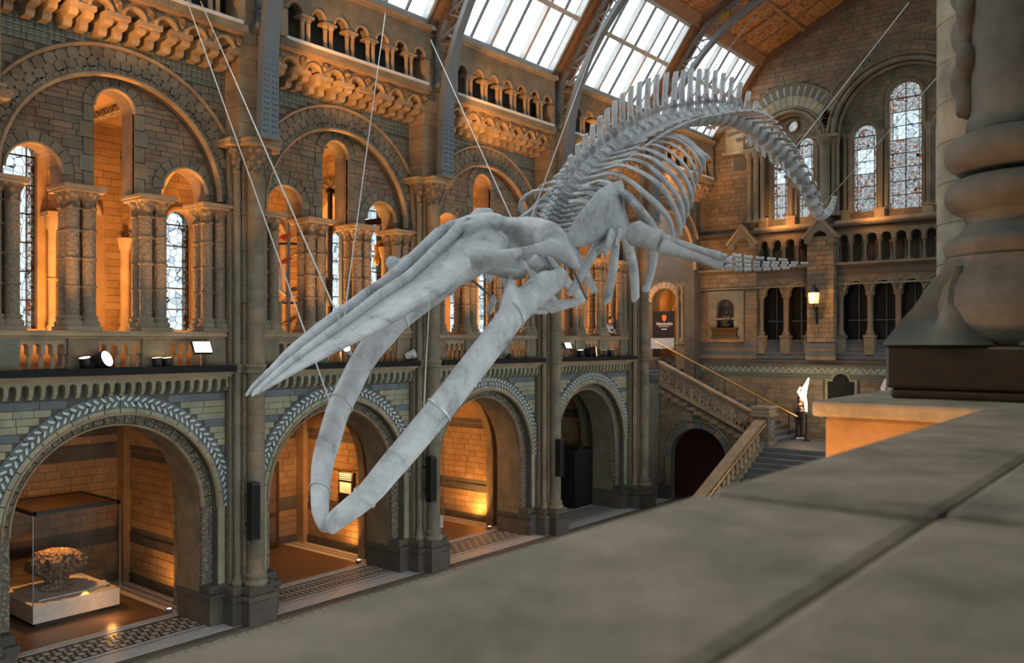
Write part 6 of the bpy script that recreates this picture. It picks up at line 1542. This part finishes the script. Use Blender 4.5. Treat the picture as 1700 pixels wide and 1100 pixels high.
# ================================================================== PEOPLE, STATUE, TORCH LAMP
def body(name, label, loc, yaw, limbs, mats, hair, scale=1.0, cat='person', vox=.022):
    """limbs: list of (points, radii, flat); faces take the clothing of the nearest listed limb"""
    R = Matrix.Rotation(yaw, 3, 'Z'); L = Vector(loc)
    def T(p): return L + R @ (Vector(p) * scale)
    t = thing(name, label, cat, loc); m = MB()
    for pts, rad, flat, mi in limbs: m.tube([T(p) for p in pts], [r * scale for r in rad], 12, flat)
    hc, hr = hair; m.ball(T(hc), (hr * .8 * scale, hr * .92 * scale, hr * 1.15 * scale), 14, 10)
    m.tube([T((hc[0], hc[1] - hr * .75, hc[2] - hr * .1)), T((hc[0], hc[1] - hr * 1.05, hc[2] - hr * .3))], [.016 * scale, .02 * scale], 6)
    for s in (-1, 1): m.ball(T((hc[0] + s * hr * .82, hc[1], hc[2] - hr * .1)), (.012 * scale, .022 * scale, .035 * scale), 6, 5)
    o = remeshed(m, 'body', mats[0], t, vox * scale, 2)
    for x in mats[1:]: o.data.materials.append(MATS[x])
    segs = [([T(p) for p in pts], mi) for pts, rad, flat, mi in limbs]
    hcT = T(hc)
    for p in o.data.polygons:
        best = ((p.center - hcT).length - hr * scale * .6, mats.index('skin') if 'skin' in mats else 0)
        for pts, mi in segs:
            for a, b in zip(pts[:-1], pts[1:]):
                d = b - a; u = max(0, min(1, (p.center - a).dot(d) / max(1e-6, d.length_squared))); e = (p.center - a - d * u).length
                if e < best[0]: best = (e, mi)
        p.material_index = best[1]
    return t, T
def standing(armL, armR, bend=0.0):
    l = []
    for s in (-1, 1):
        l.append(([(s * .09, 0, .93), (s * .1, -.01, .5), (s * .1, .01, .1)], [.095, .065, .05], 1, 1))
        l.append(([(s * .1, .05, .05), (s * .1, -.1, .045), (s * .11, -.17, .04)], [.05, .05, .035], .8, 3))
    l.append(([(0, 0, .88), (0, -.01 - bend * .1, 1.1), (0, -.02 - bend * .3, 1.35), (0, -bend * .4, 1.48)], [.15, .145, .17, .1], 1.25, 0))
    l.append(([(0, -bend * .4, 1.46), (0, -.01 - bend * .45, 1.56)], [.055, .05], 1, 2))
    for arm in (armL, armR):
        l.append((arm[:3], [.065, .05, .04], 1, 0)); h = Vector(arm[2]); d = (Vector(arm[2]) - Vector(arm[1])).normalized()
        l.append(([h, h + d * .07, h + d * .1], [.035, .04, .03], .6, 2))
        q = d.orthogonal().normalized()
        for k in range(4): l.append(([h + d * .09 + q * (.03 - .02 * k), h + d * (.15 + .01 * (k % 2)) + q * (.03 - .02 * k), h + d * .17 + q * (.03 - .02 * k) + Vector((0, 0, -.02))], [.011, .010, .008], 1, 2))
        l.append(([h + d * .03 + q * .035, h + d * .09 + q * .07], [.012, .009], 1, 2))
    return l
pl_ = onZ(1334, 726, ZL)
p1, T1 = body('person', 'person in dark clothes and pale shoes standing on the stair landing', (pl_.x + .1, 34.6, ZL), math.radians(60),
     standing([(-.2, 0, 1.42), (-.27, -.08, 1.15), (-.16, -.3, 1.2)], [(.2, 0, 1.42), (.27, -.06, 1.14), (.14, -.3, 1.22)], .25), ['cloth_dark', 'cloth_dark', 'skin', 'cloth_white'], ((0, -.14, 1.68), .12), 1.0)
m = MB(); m.ball(T1((0, -.10, 1.72)), (.125, .13, .12), 12, 8); m.tube([T1((0, -.05, 1.7)), T1((0, -.0, 1.5))], [.1, .06], 8); m.build('hair', 'hair_dark', p1, 60)
gp_ = onX(1015, 548, -18.9)
p2, T2 = body('person', 'person in a white top leaning on the gallery balustrade above the screen alcove', (-18.66, 28.44, 5.92), math.radians(90),
     standing([(-.2, -.32, 1.42), (-.25, -.5, 1.2), (-.08, -.62, 1.12)], [(.2, -.32, 1.42), (.25, -.5, 1.2), (.08, -.62, 1.14)], .9), ['cloth_white', 'cloth_dark', 'skin', 'cloth_dark'], ((0, -.50, 1.66), .12), .95)
m = MB(); m.ball(T2((0, -.47, 1.70)), (.105, .11, .1), 12, 8); m.build('hair', 'hair_dark', p2, 60)
tl_ = thing('torch_lamp', 'bright flame-shaped standing lamp beside the person on the stair landing', 'lamp', (-12.72, 34.3, ZL))
c = onY(1336, 700, 34.3); tx, tz = c.x, c.z
m = MB(); m.lathe([(.16, ZL), (.16, ZL + .04), (.03, ZL + .08), (.03, tz + .35), (.07, tz + .42)], (tx, 34.3, 0), 12); m.build('post', 'black_metal', tl_, 50)
m = MB(); P = lambda x, y: onY(x - 5, y, 34.3)
m.tube([P(1341, 686), P(1340, 668), P(1336, 657), P(1338, 645), P(1342, 636), P(1345, 627)], [.035, .06, .12, .11, .06, .02], 12, .6); m.tube([P(1335, 660), P(1328, 650), P(1331, 642)], [.07, .05, .02], 8, .6); m.build('flame_shade', 'glow_lamp', tl_, 60)
tl_.location = (tx, 34.3, ZL)
lamp('POINT', 'torch_light', (tx, 33.9, tz + 1.2), 30, color=(1, .7, .4), size=.2)
sp_d = thing('statue_pedestal', 'stone statue pedestal on the stair landing', 'pedestal', (XC, 34.7, ZL))
m = MB(); m.box((XC - .75, 34.0, ZL), (XC + .75, 35.4, ZL + .2)); m.box((XC - .62, 34.12, ZL + .2), (XC + .62, 35.3, ZL + 1.1)); m.box((XC - .7, 34.05, ZL + 1.1), (XC + .7, 35.38, ZL + 1.22)); m.build('block', 'pier_stone', sp_d, bevel=.02)
seat = []
for s in (-1, 1):
    seat.append(([(s * .12, .1, .55), (s * .16, -.4, .58), (s * .17, -.45, .12)], [.13, .11, .08], 1, 0)); seat.append(([(s * .17, -.42, .06), (s * .18, -.62, .05)], [.07, .05], 1, 0))
    seat.append(([(s * .24, .05, 1.15), (s * .36, -.1, .85), (s * .2, -.36, .72)], [.1, .08, .06], 1, 0))
    for k in range(5): seat.append(([(s * .2 - .04 + .02 * k, -.36, .7), (s * .2 - .04 + .02 * k, -.46, .66)], [.018, .014], 1, 0))
seat.append(([(0, .1, .5), (0, .1, .85), (0, .06, 1.15), (0, .03, 1.28)], [.26, .24, .24, .12], 1.2, 0)); seat.append(([(0, .0, 1.28), (0, -.03, 1.4)], [.09, .08], 1, 0)); seat.append(([(0, .3, .02), (0, .3, .95)], [.3, .26], 1.1, 0)); seat.append(([(0, -.14, 1.42), (0, -.16, 1.22)], [.08, .03], 1, 0))
ds, _ = body('seated_statue', 'white marble seated statue on the stair landing', (XC, 34.7, ZL + 1.22), 0, seat, ['marble_statue'], ((0, -.05, 1.52), .14), 1.15, 'statue', .025)
